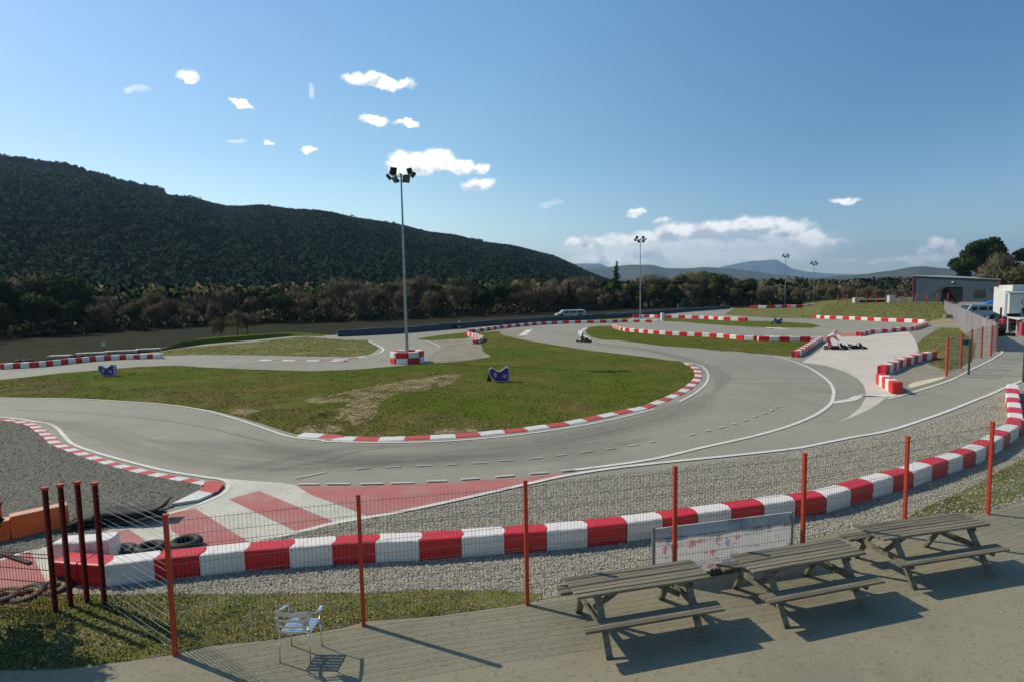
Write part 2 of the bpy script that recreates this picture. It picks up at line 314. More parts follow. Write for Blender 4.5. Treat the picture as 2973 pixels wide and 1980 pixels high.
# circuit asphalt
outer=cD((-500,560),(0,495),(600,445),(1060,405),(1400,352),(2000,295),(2290,290))+cE((190,285),(600,265),(950,238),(1300,208),(1660,185),(2000,165),(2355,148))+cR1((500,395),(1000,372),(1300,345),(1750,320),(2000,330))+[(2300,900),(2400,905),(2700,935),(2760,905),(2850,912),(3100,930),(3300,960),(3500,1100)]+[(3600,1180),(3000,1290)]+cK((2400,380))+cB((2306,700),(0,850))+cA((700,1000),(0,1010),(-600,1010))
sheet('track',ground(outer),0.0,MT['track'])
tarm=cR3((840,1440),(700,1420))
# terrace path in the foreground
pathp=cA((-300,1500),(430,1482),(900,1420),(1150,1385),(1400,1330),(1850,1285),(2306,1205))+cB((360,1160),(800,1130),(1100,1090),(1440,1040))+cC((-200,900),(300,830),(830,620),(1500,478),(2080,430),(2306,350))+[(3400,1330)]
pg=ground(pathp); pathg=pg+[Vector((20,4,0)),Vector((20,-3,0)),Vector((-14,-3,0))]
sheet('path',pathg,.016,MT['path'])
# gravel trap between kerb line and fence (two stretches)
g_top=cA((-400,900),(300,880),(700,750),(1400,660),(1700,632),(1960,585))+cB((0,555),(160,520),(400,478),(600,447),(1000,370),(1440,268),(1700,214),(2000,175),(2306,150))+cK((-500,840),(-250,795),(0,752),(300,700),(700,622),(1100,508),(1400,422),(1700,322),(1850,255),(2040,170),(2300,120))
g_bot=[(3300,1230),(3300,1330)]+list(reversed(pathp[:-1]))[0:0]
gl=ground(g_top)+ground([(3100,1240),(3150,1420)])+[p+Vector((0,-.25,0)) for p in reversed(pg[:-1])]
gravel_poly=gl
sheet('gravel',gl,.008,MT['gravelbed'])
lk_in=cD((-300,850),(0,862),(100,872),(230,915),(300,972),(350,1030),(450,1082),(600,1132),(780,1182),(930,1222),(1150,1275),(1340,1312),(1385,1345))+cA((1150,398),(1050,430),(900,490),(740,550),(350,650),(0,740),(-500,850))
lg=ground(lk_in); sheet('gravel',lg,.010,MT['gravelbed_dark'])
# grass strips in the foreground
gs=cA((-400,1000),(250,1010),(430,985),(750,990),(1150,982),(1600,985),(2306,975))+cB((300,980),(800,955),(1300,962),(1580,985),(1500,1030),(1430,1050),(1100,1095),(800,1135),(360,1165))+cA((2306,1205),(1850,1285),(1400,1330),(1150,1390),(900,1425),(430,1485),(-400,1505))
gsl=ground(gs); sheet('grass',gsl,.022,MT['rough_grass'])
gs2=cC((1240,590),(1500,480),(1650,400),(1900,290),(2306,70),(2700,-60),(2700,160),(2306,330),(2080,420),(1500,490),(1250,600))
gsl2=ground(gs2); sheet('grass',gsl2,.022,MT['rough_grass'])
gs3=cC((150,870),(250,815),(420,780),(480,810),(300,850)); gsl3=ground(gs3); sheet('grass',gsl3,.024,MT['grass'])
# infield
inf=cE((0,535),(300,525),(600,500),(870,480),(1000,472),(1130,456),(1240,437),(1185,402),(1170,352),(1182,318),(1080,280),(1310,262),(1335,295),(1460,322),(1600,345),(1900,393),(2355,446))
inf+=cR1((1100,822),(1260,838),(1400,900))+[(2010,1064),(2028,1085),(2022,1107),(1990,1130),(1942,1158),(1868,1186),(1768,1211),(1630,1236),(1490,1252),(1364,1262),(1225,1271),(1086,1270),(960,1266),(880,1259)]+cD((2020,965),(1900,930),(1780,890),(1600,838),(1450,803),(1200,765),(900,742),(500,722),(0,712),(-400,712),(-400,640),(0,595),(150,580),(400,550),(700,525),(950,505),(1130,498),(1250,498),(1400,510),(1800,525))
infg=ground(inf); sheet('grass',infg,.012,MT['grass'])
# bare dirt patches inside it
def patchy(name,base):
    m=mat(name,base,1.0,[(.8,[v*.74 for v in base],.45,.65,6),(5,[v*1.2 for v in base],.55,.75,6),(16,[v*.5 for v in base],.6,.8,4)],bump=(20,.7,.03)); t=m.node_tree; b=t.nodes['Principled BSDF']
    c=t.nodes.new('ShaderNodeTexCoord'); f=[]
    for sc,lo,hi in ((.9,.40,.50),(5.,.36,.52)):
        n=t.nodes.new('ShaderNodeTexNoise'); n.inputs['Scale'].default_value=sc; n.inputs['Detail'].default_value=7; n.inputs['Roughness'].default_value=.7; t.links.new(c.outputs['Object'],n.inputs['Vector'])
        r_=t.nodes.new('ShaderNodeMapRange'); r_.inputs[1].default_value=lo; r_.inputs[2].default_value=hi; t.links.new(n.outputs[0],r_.inputs[0]); f.append(r_.outputs[0])
    q=t.nodes.new('ShaderNodeMath'); q.operation='MULTIPLY'; t.links.new(f[0],q.inputs[0]); t.links.new(f[1],q.inputs[1]); t.links.new(q.outputs[0],b.inputs['Alpha']); return m
MT['patch']=patchy('ragged_dirt',(.33,.255,.145)); MT['patch2']=patchy('ragged_brown_turf',(.165,.135,.05))
def blob(name,pts,z,m,jit): 
    g=resample(smooth(ground(pts),8,True)+[ground(pts)[0]],140)[0][:-1]; c=sum(g,Vector())/len(g)
    o=[]
    for i,p in enumerate(g):
        d=(p-c); o.append(c+d*(1+jit*(random.random()-.5)*1.0))
    sheet(name,o,z,m)
blob('dirt',cE((60,725),(200,680),(420,640),(640,600),(800,575),(1010,555),(960,620),(760,668),(600,690),(480,760),(450,830),(400,880),(260,870),(180,800),(240,760),(120,750)),.016,MT['patch'],.22)
blob('dirt',cE((-40,738),(60,715),(150,735),(60,758)),.018,MT['patch'],.3); blob('dirt',cE((860,955),(980,925),(1150,940),(1100,972),(950,978)),.016,MT['patch'],.3)
blob('dirt',cD((2000,940),(2180,900),(2355,925),(2300,960),(2100,958)),.016,MT['patch'],.35); blob('dirt',cD((1550,815),(1700,795),(1800,818),(1700,840)),.016,MT['patch'],.4)
blob('dirt',cE((0,880),(150,800),(420,860),(800,820),(1100,860),(1400,900),(1100,950),(700,985),(400,995),(150,985)),.014,MT['patch2'],.2)
blob('dirt',cD((900,680),(1200,660),(1600,700),(2000,780),(2300,820),(2100,860),(1800,850),(1400,760),(1100,720)),.014,MT['patch2'],.2)
blob('dirt',cD((0,600),(250,590),(500,600),(400,690),(100,700),(-200,690)),.014,MT['patch2'],.2)
rsheet('gravel',cE((800,335),(960,325),(1110,322),(1175,372),(1182,405),(1235,436),(1130,452),(1000,468),(860,478),(805,452),(870,400),(895,375)),.014,MT['worn'])
rsheet('gravel',cE((1300,268),(1400,256),(1490,250),(1470,280),(1450,305),(1340,296)),.018,MT['worn'])
rsheet('grass',cE((730,320),(790,305),(900,290),(1060,275),(1080,310),(960,318),(800,328)),.012,MT['grass'])
# upper left island
isl=cD((1075,432),(1300,424),(1600,424),(2000,432),(2355,438))+cE((200,440),(400,425),(440,402),(470,380),(440,352),(405,325),(250,322),(0,305))+cD((2100,300),(1900,318),(1700,340),(1300,372),(1060,410))
islg=ground(isl); sheet('grass',islg,.012,MT['rough_grass'])
ic=cR1((340,545),(360,510),(460,495),(600,493),(650,522),(850,556),(1200,580),(1600,602),(1900,628),(2355,635))+cF((950,683),(860,760),(740,787),(500,762),(200,742),(0,728))+cR1((2200,785),(1900,748),(1650,733),(1400,708),(1100,688),(800,650),(650,632),(500,628),(400,602),(350,572))
icg=ground(ic); sheet('grass',icg,.012,MT['grass'])
idp=cR1((1110,418),(1500,428),(1900,446))+cF((560,548),(700,552),(900,566),(965,582),(900,595),(600,590),(430,585))+cR1((1950,500),(1700,488),(1500,474),(1300,455),(1100,448))
idg=ground(idp); sheet('grass',idg,.012,MT['grass'])
rsheet('grass',cR1((100,440),(400,428),(770,415),(800,440),(500,452),(100,460)),.012,MT['grass'],closed_smooth=False)
imp=cR1((1690,385),(1790,325),(1950,318),(2355,315))+cR2((400,297),(520,330),(450,360),(370,402),(0,405)); sheet('grass',ground(imp),.012,MT['rough_grass'])
# right hand patch behind the pit entry
rp=cR2((1345,640),(1420,580),(1560,495),(1740,500),(1800,560),(1900,640),(1880,780),(1750,870),(1620,900),(1450,840),(1480,760),(1370,730)); rpg=ground(rp); sheet('grass',rpg,.012,MT['rough_grass'])
rsheet('dirt',cR2((1080,960),(1300,870),(1450,835),(1620,890),(1850,890),(1730,945),(1600,985),(1290,1075),(1180,1100)),.010,MT['worn'],closed_smooth=False)
rsheet('sand',cR2((1275,1025),(1400,990),(1600,955),(1560,985),(1420,1025),(1280,1060)),.016,MT['sand'])
blob('dirt',cR2((1450,435),(1600,405),(1700,430),(1600,450),(1480,460)),.014,MT['dirt'],.2)
# pale concrete apron
rsheet('concrete_apron',cR2((255,820),(430,700),(470,640),(600,560),(640,540),(780,538),(880,545),(1080,540),(1265,533),(1320,600),(1350,670),(1345,760),(1200,880),(1060,960),(1100,1115),(1000,1195),(900,1262))+cF((1175,1205),(1070,1240),(1150,1205),(1230,1140),(1278,1060),(1262,990),(1222,940),(1130,890),(1000,850)),.006,MT['concrete'],closed_smooth=False)
rsheet('red_paint',cR2((560,545),(780,540),(790,575),(640,580)),.010,MT['pink'],closed_smooth=False)
# painted entry lane
entry_low=cA((1960,575),(1700,630),(1400,700),(1000,800),(600,900),(320,985),(0,1040),(-400,1100))
entry=cA((1500,206),(1900,236),(1990,252))+cB((390,460),(160,508),(0,548))+entry_low+cA((-400,880),(0,760),(350,650),(740,552),(900,500),(1130,440),(1300,385),(1470,310),(1525,262))
entg=ground(entry); sheet('painted_lane',entg,.012,MT['fadedwhite'])
sheet('red_paint',ground(cA((1985,254),(2306,256))+cB((300,258),(700,244),(1100,222),(1450,202),(1790,162),(1440,240),(1000,340),(600,425),(400,462),(0,312))),.016,MT['pink'])
for q in (cA((1530,345),(1735,290),(2235,495),(1985,562)),cA((1130,445),(1310,410),(1680,640),(1500,680),(1330,650),(1150,560)),cA((750,565),(860,545),(1050,680),(1150,760),(800,800),(760,700)),cA((60,745),(205,700),(310,900),(330,1000),(60,1040),(-300,1080),(-300,830))):
    sheet('red_paint',ground(q),.016,MT['pink'])
# ------------------------------------------------------------------ painted lines
ln=MB()
dm=MB(); LZ=[.018]
def line(pts,w=.12,z=.02,dst=ln): LZ[0]+=.0004; ribbon(dst,smooth(ground(pts),6),w,z if z!=.02 else LZ[0])
line(cF((30,825),(130,845),(180,880),(197,930),(170,985),(100,1042),(0,1098))+cE((2250,1200-380),(2000,880))[:0],.12)
line(cD((-300,712),(0,718),(500,725),(900,746),(1200,771),(1450,815),(1700,890),(1850,942),(2000,988),(2200,1008))+cE((130,1018),(600,1024),(1000,1010),(1450,968),(1900,900),(2200,835),(2355,795)),.11)
line(cD((-300,850),(0,852),(120,862),(230,880),(330,895),(390,925),(440,980),(500,1035),(650,1090),(900,1160),(1150,1220),(1400,1260),(1520,1278))+cA((1530,245),(1490,310),(1300,392),(1130,442),(900,502),(740,552),(350,645),(0,755)),.12)
line(cF((-400,725),(0,730),(200,745),(400,760),(560,780),(700,800),(850,850),(950,905),(1020,960),(1052,1015),(1050,1070),(1035,1110),(960,1170),(850,1225),(700,1280),(500,1335),(300,1380),(150,1413))+cB((2306,74),(2000,120),(1690,158)),.15)
line(cK((2230,20),(2050,92),(1850,182),(1700,240),(1400,360),(1100,467),(700,592),(300,665),(0,725),(-500,812))+cB((2306,106),(2000,142),(1700,190),(1440,247),(1000,347),(600,432),(400,466),(160,508),(0,548))+cA((1960,575),(1700,628)),.15,.024)
line(cR2((1070,1165),(1300,1105),(1600,1010),(1730,955),(1850,890),(2000,820),(2130,745),(2150,725),(2140,705)),.14)
line(cF((1040,1105),(1170,1085),(1240,1060),(1400,1068)),.35,.014)
line(cF((1240,1055),(1400,1058),(1440,1045)),.5,.014)
line(cE((1850,262),(1850,285),(1900,315)),.5); line(cE((1855,262),(1890,242)),.4); line(cE((1450,295),(1500,255)),.8)
line(cE((400,330),(440,352),(490,375),(500,395),(470,415),(390,430)),.22)
line(cE((730,320),(800,330),(890,370)),.15)
line(cR1((1650,735),(2200,790),(2355,812)),.1); line(cD((1000,470),(1600,470),(2355,475)),.08)
line(cF((200,960),(500,962),(940,962)),.05)
for a,b in [((-335,1270),(-125,1228))]+[((-110,1245),(110,1228))][0:0]: pass
dash=[cD((2020,1270),(2230,1228))]+[cE(a,b) for a,b in [((310,1207),(415,1197)),((520,1195),(620,1190)),((720,1186),(835,1180)),((930,1177),(1010,1174)),((1110,1166),(1210,1163)),((1290,1150),(1390,1145)),((1490,1136),(1585,1129)),((1680,1115),(1750,1108)),((1850,1094),(1930,1083)),((2015,1072),(2090,1062)),((2175,1048),(2240,1040)),((2320,1023),(2355,1018))]]
dash+=[cF(a,b) for a,b in [((55,1330),(110,1320)),((165,1302),(210,1295)),((265,1278),(310,1270)),((360,1252),(390,1247)),((435,1230),(465,1222)),((505,1203),(530,1195)),((570,1182),(590,1175)),((615,1162),(640,1152)),((650,1140),(675,1133))]]
for q in dash: line(q,.07,dst=dm)
d2=[cD((2035,1311),(2180,1311))]+[cE(a,b) for a,b in [((110,1309),(270,1309)),((340,1309),(500,1307)),((550,1305),(710,1301)),((795,1292),(935,1288)),((1030,1279),(1155,1271)),((1265,1262),(1395,1251)),((1500,1241),(1625,1231)),((1715,1222),(1810,1214))]]
for q in d2: line(q,.10,dst=dm)
tag(dm.build('painted_dashes',MT['white2']),kind='structure')
tag(ln.build('painted_lines',MT['white']),kind='structure')
# rubbered and stained streaks on the racing line
def streak_mat():
    m=bpy.data.materials.new('rubber_streaks'); m.use_nodes=True; t=m.node_tree; b=t.nodes['Principled BSDF']
    b.inputs['Base Color'].default_value=(.085,.084,.072,1); b.inputs['Roughness'].default_value=.75
    uv=t.nodes.new('ShaderNodeUVMap'); uv.uv_map='UVMap'; s=t.nodes.new('ShaderNodeSeparateXYZ'); t.links.new(uv.outputs[0],s.inputs[0])
    mp=t.nodes.new('ShaderNodeMapping'); mp.inputs['Scale'].default_value=(.05,4.5,1); t.links.new(uv.outputs[0],mp.inputs[0])
    n=t.nodes.new('ShaderNodeTexNoise'); n.inputs['Scale'].default_value=1.6; n.inputs['Detail'].default_value=6; t.links.new(mp.outputs[0],n.inputs[0])
    def mm(op,a,bb,cl=False):
        q=t.nodes.new('ShaderNodeMath'); q.operation=op; q.use_clamp=cl
        for i,v in enumerate((a,bb)):
            if isinstance(v,(int,float)): q.inputs[i].default_value=v
            else: t.links.new(v,q.inputs[i])
        return q.outputs[0]
    ab=mm('ABSOLUTE',s.outputs[1],0); fall=mm('SUBTRACT',1,mm('MULTIPLY',ab,ab)); al=mm('MULTIPLY',mm('MULTIPLY',mm('SUBTRACT',n.outputs[0],.38,True),2.4,True),fall,True)
    t.links.new(mm('MULTIPLY',mm('MULTIPLY',al,s.outputs[2]),.75,True),b.inputs['Alpha']) if False else t.links.new(mm('MULTIPLY',al,.48,True),b.inputs['Alpha'])
    return m
MT['streak']=streak_mat()
def streak(pts,w,z):
    P=resample(smooth(ground(pts),6),60)[0]; n=len(P); vs=[];uv=[];f=[];s=0
    for i,p in enumerate(P):
        d=(P[min(i+1,n-1)]-P[max(i-1,0)]).normalized(); sd=Vector((-d.y,d.x,0)); 
        if i: s+=(P[i]-P[i-1]).length
        ww=w*min(1,min(i,n-1-i)/10+.05)
        for k in (-1,0,1): vs.append((p.x+sd.x*ww/2*k,p.y+sd.y*ww/2*k,z)); uv.append((s,k))
    fs=np.array([(3*i+k,3*i+k+1,3*i+k+4,3*i+k+3) for i in range(n-1) for k in (0,1)])[:,::-1]
    o=npmesh('tyre_marks',np.array(vs),fs,[MT['streak']]); u=o.data.uv_layers.new(name='UVMap')
    li=np.array([l.vertex_index for l in o.data.loops]); u.data.foreach_set('uv',np.array(uv)[li].astype(np.float32).ravel()); tag(o,kind='structure')
streak(cQ((330,1010),(450,1022),(560,1030),(700,1040),(850,1048),(1000,1042),(1200,1025),(1400,990),(1550,950),(1640,905)),2.6,0.046)
streak(cQ((60,960),(200,985),(330,1030),(480,1062),(650,1075),(800,1068),(1000,1055),(1200,1045)),1.5,0.049)
streak(cQ((480,1090),(640,1060),(800,1030),(950,1022),(1150,1015)),.5,0.052)
streak(cQ((560,1020),(700,1045),(840,1060),(1100,1060),(1300,1042),(1500,1005)),1.6,0.055)
streak(cQ((1640,905),(1650,860),(1560,822),(1450,800),(1300,785)),1.6,0.058)
sm_=MB()
def seam(pts,w,z):
    P=resample(smooth(ground(pts),4),60)[0]; P=[p+Vector((random.uniform(-.03,.03),random.uniform(-.03,.03),0)) for p in P]; ribbon(sm_,P,w,z)
seam(cE((-300,1215),(0,1165),(150,1130),(330,1078),(600,1045)),.035,.062); seam(cE((900,1090),(1400,1040),(1900,950),(2355,850)),.03,.063)
seam(cD((100,800),(700,830),(1300,900),(1900,1040)),.03,.064)
tag(sm_.build('tar_seams',mat('tar_seam',(.17,.165,.14),.85,[(2,(.26,.25,.2),.45,.6,5)])),kind='structure')
# ------------------------------------------------------------------ kerbs (raised, painted)
def kerb(pts,w,seg,h=.05,first=0,side=1,offs=0.):
    P,Lk=resample(smooth(ground(pts),6),max(2,1)*1),0
    g=smooth(ground(pts),6); tot=resample(g,1)[1]; n=max(2,round(tot/seg)); P,_=resample(g,n*4); mb=MB(); N_=len(P); rows=[]
    for i,p in enumerate(P):
        d=(P[min(i+1,N_-1)]-P[max(i-1,0)]).normalized(); s=Vector((-d.y,d.x,0))*side
        rows.append([p+Vector((0,0,.0)),p+s*.04+Vector((0,0,h*.55)),p+s*w*.75+Vector((0,0,h)),p+s*w+Vector((0,0,h)),p+s*(w+.01)+Vector((0,0,0))])
    for i in range(N_-1):
        c=((i//4)+first)%2
        for j in range(4):
            q=[rows[i][j],rows[i+1][j],rows[i+1][j+1],rows[i][j+1]]
            mb.add(q if side<0 else q[::-1],[(3,2,1,0)],c)
    for r in (rows[0],rows[-1]): mb.add(r,[(0,1,2,3,4)],first)
    tag(mb.build('kerb',[MT['kerbwhite'],MT['kerbred']],fixn=True),kind='structure')
kerb(cD((2030,982),(2150,990),(2290,1000))+cE((140,1005),(280,1012),(450,1014),(610,1010),(785,1003),(950,995),(1135,982),(1290,965),(1450,950),(1590,930),(1740,910),(1875,885),(2005,858),(2200,815))+[(1880,1187),(1950,1160),(2000,1135),(2032,1108),(2040,1090),(2030,1068),(2005,1055)],.42,.86,.05,0,1)
kerb(cD((-300,850),(0,862),(100,867),(215,888),(270,905),(320,940),(385,985),(420,1020),(500,1055),(600,1092),(740,1140),(880,1180),(1080,1228),(1300,1268),(1400,1285),(1480,1300),(1520,1318)),.34,.44,.05,1,-1)
# hairpin end of that kerb: one red and one white length
mbk=MB()
for q,mi in ((cA((1480,238),(1495,262),(1460,305),(1425,320),(1330,300),(1370,275),(1365,240)),1),(cA((1425,320),(1330,362),(1150,390),(1330,300)),0)):
    g=[(p.x,p.y) for p in ground(q)]; mbk.prism(g,.006,.07,mi)
tag(mbk.build('kerb',[MT['kerbwhite'],MT['kerbred']],fixn=True),kind='structure')
kerb(cD((1770,462),(2355,468))+cE((100,466),(300,450),(390,435)),.3,1.0,.04,0,1)
kerb(cR1((1950,512),(2150,515),(2355,522))+cF((600,600),(780,602)),.4,1.6,.04,1,1)
# ------------------------------------------------------------------ vegetation / stone scatter (uncountable)
def inside(poly,P):
    x,y=P[:,0],P[:,1]; r=np.zeros(len(P),bool); n=len(poly); j=n-1
    for i in range(n):
        xi,yi=poly[i][0],poly[i][1]; xj,yj=poly[j][0],poly[j][1]
        c=((yi>y)!=(yj>y))&(x<(xj-xi)*(y-yi)/(yj-yi+1e-12)+xi); r^=c; j=i
    return r
def scatter(poly,n,ymin=0,ymax=999,excl=(),xmin=-60,xmax=80):
    p=np.array([(q[0],q[1]) for q in poly]); lo=np.maximum(p.min(0),[xmin,ymin]); hi=np.minimum(p.max(0),[xmax,ymax])
    out=[];tot=0;it=0
    while tot<n and it<40:
        q=rng.uniform(lo,hi,(n*2,2)); it+=1
        # density falls with distance, as the eye needs less of it there
        q=q[inside(p,q)]; w=np.minimum(1,(max(ymin,lo[1],8)/np.maximum(q[:,1],1))**1.3); q=q[rng.random(len(q))<w]
        for e in excl: q=q[~inside(np.array([(a[0],a[1]) for a in e]),q)]
        out.append(q); tot+=len(q)
    return np.concatenate(out)[:n]
def value_noise(P,s,seed=0):
    r=np.random.default_rng(seed); T=r.random((64,64)); q=P/s; i=np.floor(q).astype(int); f=q-i; f=f*f*(3-2*f)
    g=lambda a,b:T[(i[:,0]+a)%64,(i[:,1]+b)%64]
    return (g(0,0)*(1-f[:,0])+g(1,0)*f[:,0])*(1-f[:,1])+(g(0,1)*(1-f[:,0])+g(1,1)*f[:,0])*f[:,1]
def tufts(poly,n,h,w,mats,z=.02,ymin=0,ymax=999,excl=(),clump=.35):
    P=scatter(poly,int(n*1.6),ymin,ymax,excl); k=value_noise(P,.8,3)*.6+value_noise(P,3.,4)*.4
    P=P[k+rng.random(len(P))*.3>clump+.1][:n]; n=len(P); k=value_noise(P,.8,3)
    a=rng.uniform(0,6.28,n); hh=h*rng.uniform(.4,1.3,n)*(.5+k); ww=w*rng.uniform(.6,1.4,n); ln_=rng.normal(0,.35,(n,2))*hh[:,None]
    V=np.zeros((n,3,3)); dx=np.cos(a)*ww/2; dy=np.sin(a)*ww/2
    V[:,0]=np.c_[P[:,0]-dx,P[:,1]-dy,np.full(n,z)]; V[:,1]=np.c_[P[:,0]+dx,P[:,1]+dy,np.full(n,z)]; V[:,2]=np.c_[P[:,0]+ln_[:,0],P[:,1]+ln_[:,1],z+hh]
    Nn=np.tile([0,0,1.],(n,1))+rng.normal(0,.28,(n,3)); Nn[:,1]-=.15; Nn/=np.linalg.norm(Nn,axis=1)[:,None]; V=orient(V,np.tile([0,-1.,.2],(n,1)))
    o=npmesh('grass_blades',V.reshape(-1,3),np.arange(3*n).reshape(n,3),mats,mi=rng.integers(0,len(mats),n),nrm=np.repeat(Nn,3,0)); tag(o,kind='stuff'); return o
gb=[mat('blade_green',(.11,.145,.018),.9,spec=.1),mat('blade_dark',(.075,.10,.014),.9,spec=.1),mat('blade_straw',(.26,.22,.10),.9,spec=.1)]
gb2=[gb[0],gb[2],gb[2],gb[1],mat('blade_olive',(.16,.15,.035),.9,spec=.1)]
tufts(gsl,24000,.03,.02,[gb[0],gb2[4],gb[2],MT['rough_grass'],MT['rough_grass']],.02,clump=.50); tufts(gsl2,4500,.03,.025,[gb[0],gb2[4],gb[2],MT['rough_grass']],.02,clump=.52); tufts(gsl3,900,.05,.03,gb2,.022)
tufts(infg,80000,.028,.05,[MT['grass'],gb[0],gb[1],gb2[4]],.012,ymin=18,ymax=60,clump=.36); tufts(icg,9000,.03,.08,[MT['grass'],gb[0]],.012,ymin=25); tufts(islg,9000,.035,.1,gb2,.012); tufts(rpg,3500,.035,.09,gb2+[MT['rough_grass']],.012)
ICO=None
def stones(poly,n,r0,r1,mats,z=.01,ymin=0,ymax=999,excl=(),name='gravel_stones'):
    P=scatter(poly,n,ymin,ymax,excl); n=len(P)
    if n==0: return
    O=np.array([(1,0,0),(-1,0,0),(0,1,0),(0,-1,0),(0,0,1),(0,0,-1)],float); F=np.array([(4,0,2),(4,2,1),(4,1,3),(4,3,0),(5,2,0),(5,1,2),(5,3,1),(5,0,3)])
    r=r0*(r1/r0)**rng.random(n)**1.5; V=O[None]*(r[:,None,None]*rng.uniform(.55,1.25,(n,6,1)))
    a=rng.uniform(0,6.28,n); c,s=np.cos(a),np.sin(a); t=rng.uniform(-.5,.5,n); x=V[:,:,0]*c[:,None]-V[:,:,1]*s[:,None]; y=V[:,:,0]*s[:,None]+V[:,:,1]*c[:,None]; zz=V[:,:,2]*.75+x*np.sin(t)[:,None]
    V=np.stack([x+P[:,0:1],y+P[:,1:2],zz+z+r[:,None]*.35],-1)
    FF=(F[None]+6*np.arange(n)[:,None,None]).reshape(-1,3)
    V=V.reshape(-1,3); Nn=V-np.repeat(np.c_[P,np.full(n,z)],6,0); Nn/=np.linalg.norm(Nn,axis=1)[:,None]+1e-9; Nn=Nn*.75+[0,0,.7]; Nn/=np.linalg.norm(Nn,axis=1)[:,None]
    o=npmesh(name,V,FF,mats,mi=np.repeat(rng.integers(0,len(mats),n),8),nrm=Nn); tag(o,kind='stuff')
sm=[mat('stone_grey',(.34,.32,.26),.95),mat('stone_pale',(.41,.385,.31),.95),mat('stone_dark',(.24,.23,.185),.95),mat('stone_warm',(.35,.32,.25),.95)]
sd=[mat('stone_slate',(.17,.17,.135),.95),mat('stone_mid',(.13,.13,.105),.95),mat('stone_cool',(.21,.207,.165),.95)]
stones(gravel_poly,160000,.012,.032,sm,.01,excl=(entg,pathg,gsl,gsl2),ymax=24)
stones(lg,70000,.018,.045,sd,.012,ymin=9,ymax=32,excl=(entg,))
stones(gsl,900,.010,.024,sm,.022); stones(gsl2,1500,.012,.035,sm,.022)
stones(pathg,700,.006,.014,sm,.016,ymin=5.5)
# ------------------------------------------------------------------ mound on the right, with its plateau
mf=ground(cR2((250,405),(370,412),(600,425),(900,435),(1200,440),(1420,448),(1620,412)))
mt_=[at(2330,886,119),at(2400,885,119),at(2470,885,119),at(2550,886,118),at(2640,887,117),at(2700,888,114),at(2752,892,108)]
mb=MB(); R=10; rows=[]
for k in range(R+1):
    t=k/R; s=t*t*(3-2*t)
    rows.append([Vector((a.x+(b.x-a.x)*t,a.y+(b.y-a.y)*t,-.02+(.93+.02)*s*(0.25 if i==0 else .8 if i==1 else 1))) for i,(a,b) in enumerate(zip(mf,mt_))])
rows.append([Vector((q.x*1.5,q.y*1.5,q.z)) for q in rows[-1]])
for k in range(len(rows)-1):
    a=smooth(rows[k],5);b=smooth(rows[k+1],5)
    for i in range(len(a)-1): mb.add([a[i],a[i+1],b[i+1],b[i]],[(0,1,2,3)])
mo=mb.build('grassy_mound',MT['rough_grass'],smooth_=True); tag(mo,kind='structure')
mb=MB(); mb.prism([(82,104),(150,92),(220,190),(100,170)],-.02,.9); tag(mb.build('plateau',MT['worn']),kind='structure')
mpoly=[Vector((p.x,p.y,0)) for p in mf]+[Vector((p.x,p.y,0)) for p in reversed(mt_)]
Vm=[];
for _ in range(9000):
    t=rng.random(); i=rng.integers(0,len(mf)-1); u=rng.random(); a=Vector(mf[i]).lerp(mf[i+1],u); b=mt_[i].lerp(mt_[i+1],u); s_=t*t*(3-2*t); p=a.lerp(b,t); z_=.95*s_*(.25 if i==0 else 1)-.03
    hgt=rng.uniform(.03,.10); w_=rng.uniform(.06,.16); an=rng.uniform(0,6.28); Vm+=[(p.x-math.cos(an)*w_,p.y-math.sin(an)*w_,z_),(p.x+math.cos(an)*w_,p.y+math.sin(an)*w_,z_),(p.x+rng.normal()*.1,p.y,z_+hgt)]
Nm=np.tile([0,-.2,1.],(len(Vm),1)); Vm=orient(np.array(Vm).reshape(-1,3,3),np.tile([0,-1.,.2],(len(Vm)//3,1))).reshape(-1,3)
tag(npmesh('grass_blades',Vm,np.arange(len(Vm)).reshape(-1,3),gb2,mi=rng.integers(0,len(gb2),len(Vm)//3),nrm=Nm),kind='stuff')
# low ditch bank beyond the island
bl=smooth(ground(cD((1050,405),(1300,358),(1700,325),(2000,298),(2200,298))),6); mb=MB(); rr=[]
for i,p in enumerate(bl):
    hgt=.55*math.sin(math.pi*min(1,max(0,i/(len(bl)-1)))**.8)+.05
    rr.append([p+Vector((0,-.3,-.02)),p+Vector((0,.3,hgt*.8)),p+Vector((0,1.2,hgt)),p+Vector((0,3,-.03))])
for i in range(len(rr)-1):
    for j in range(3): mb.add([rr[i][j],rr[i+1][j],rr[i+1][j+1],rr[i][j+1]],[(0,1,2,3)])
tag(mb.build('grass_bank',MT['grass'],smooth_=True),kind='structure')
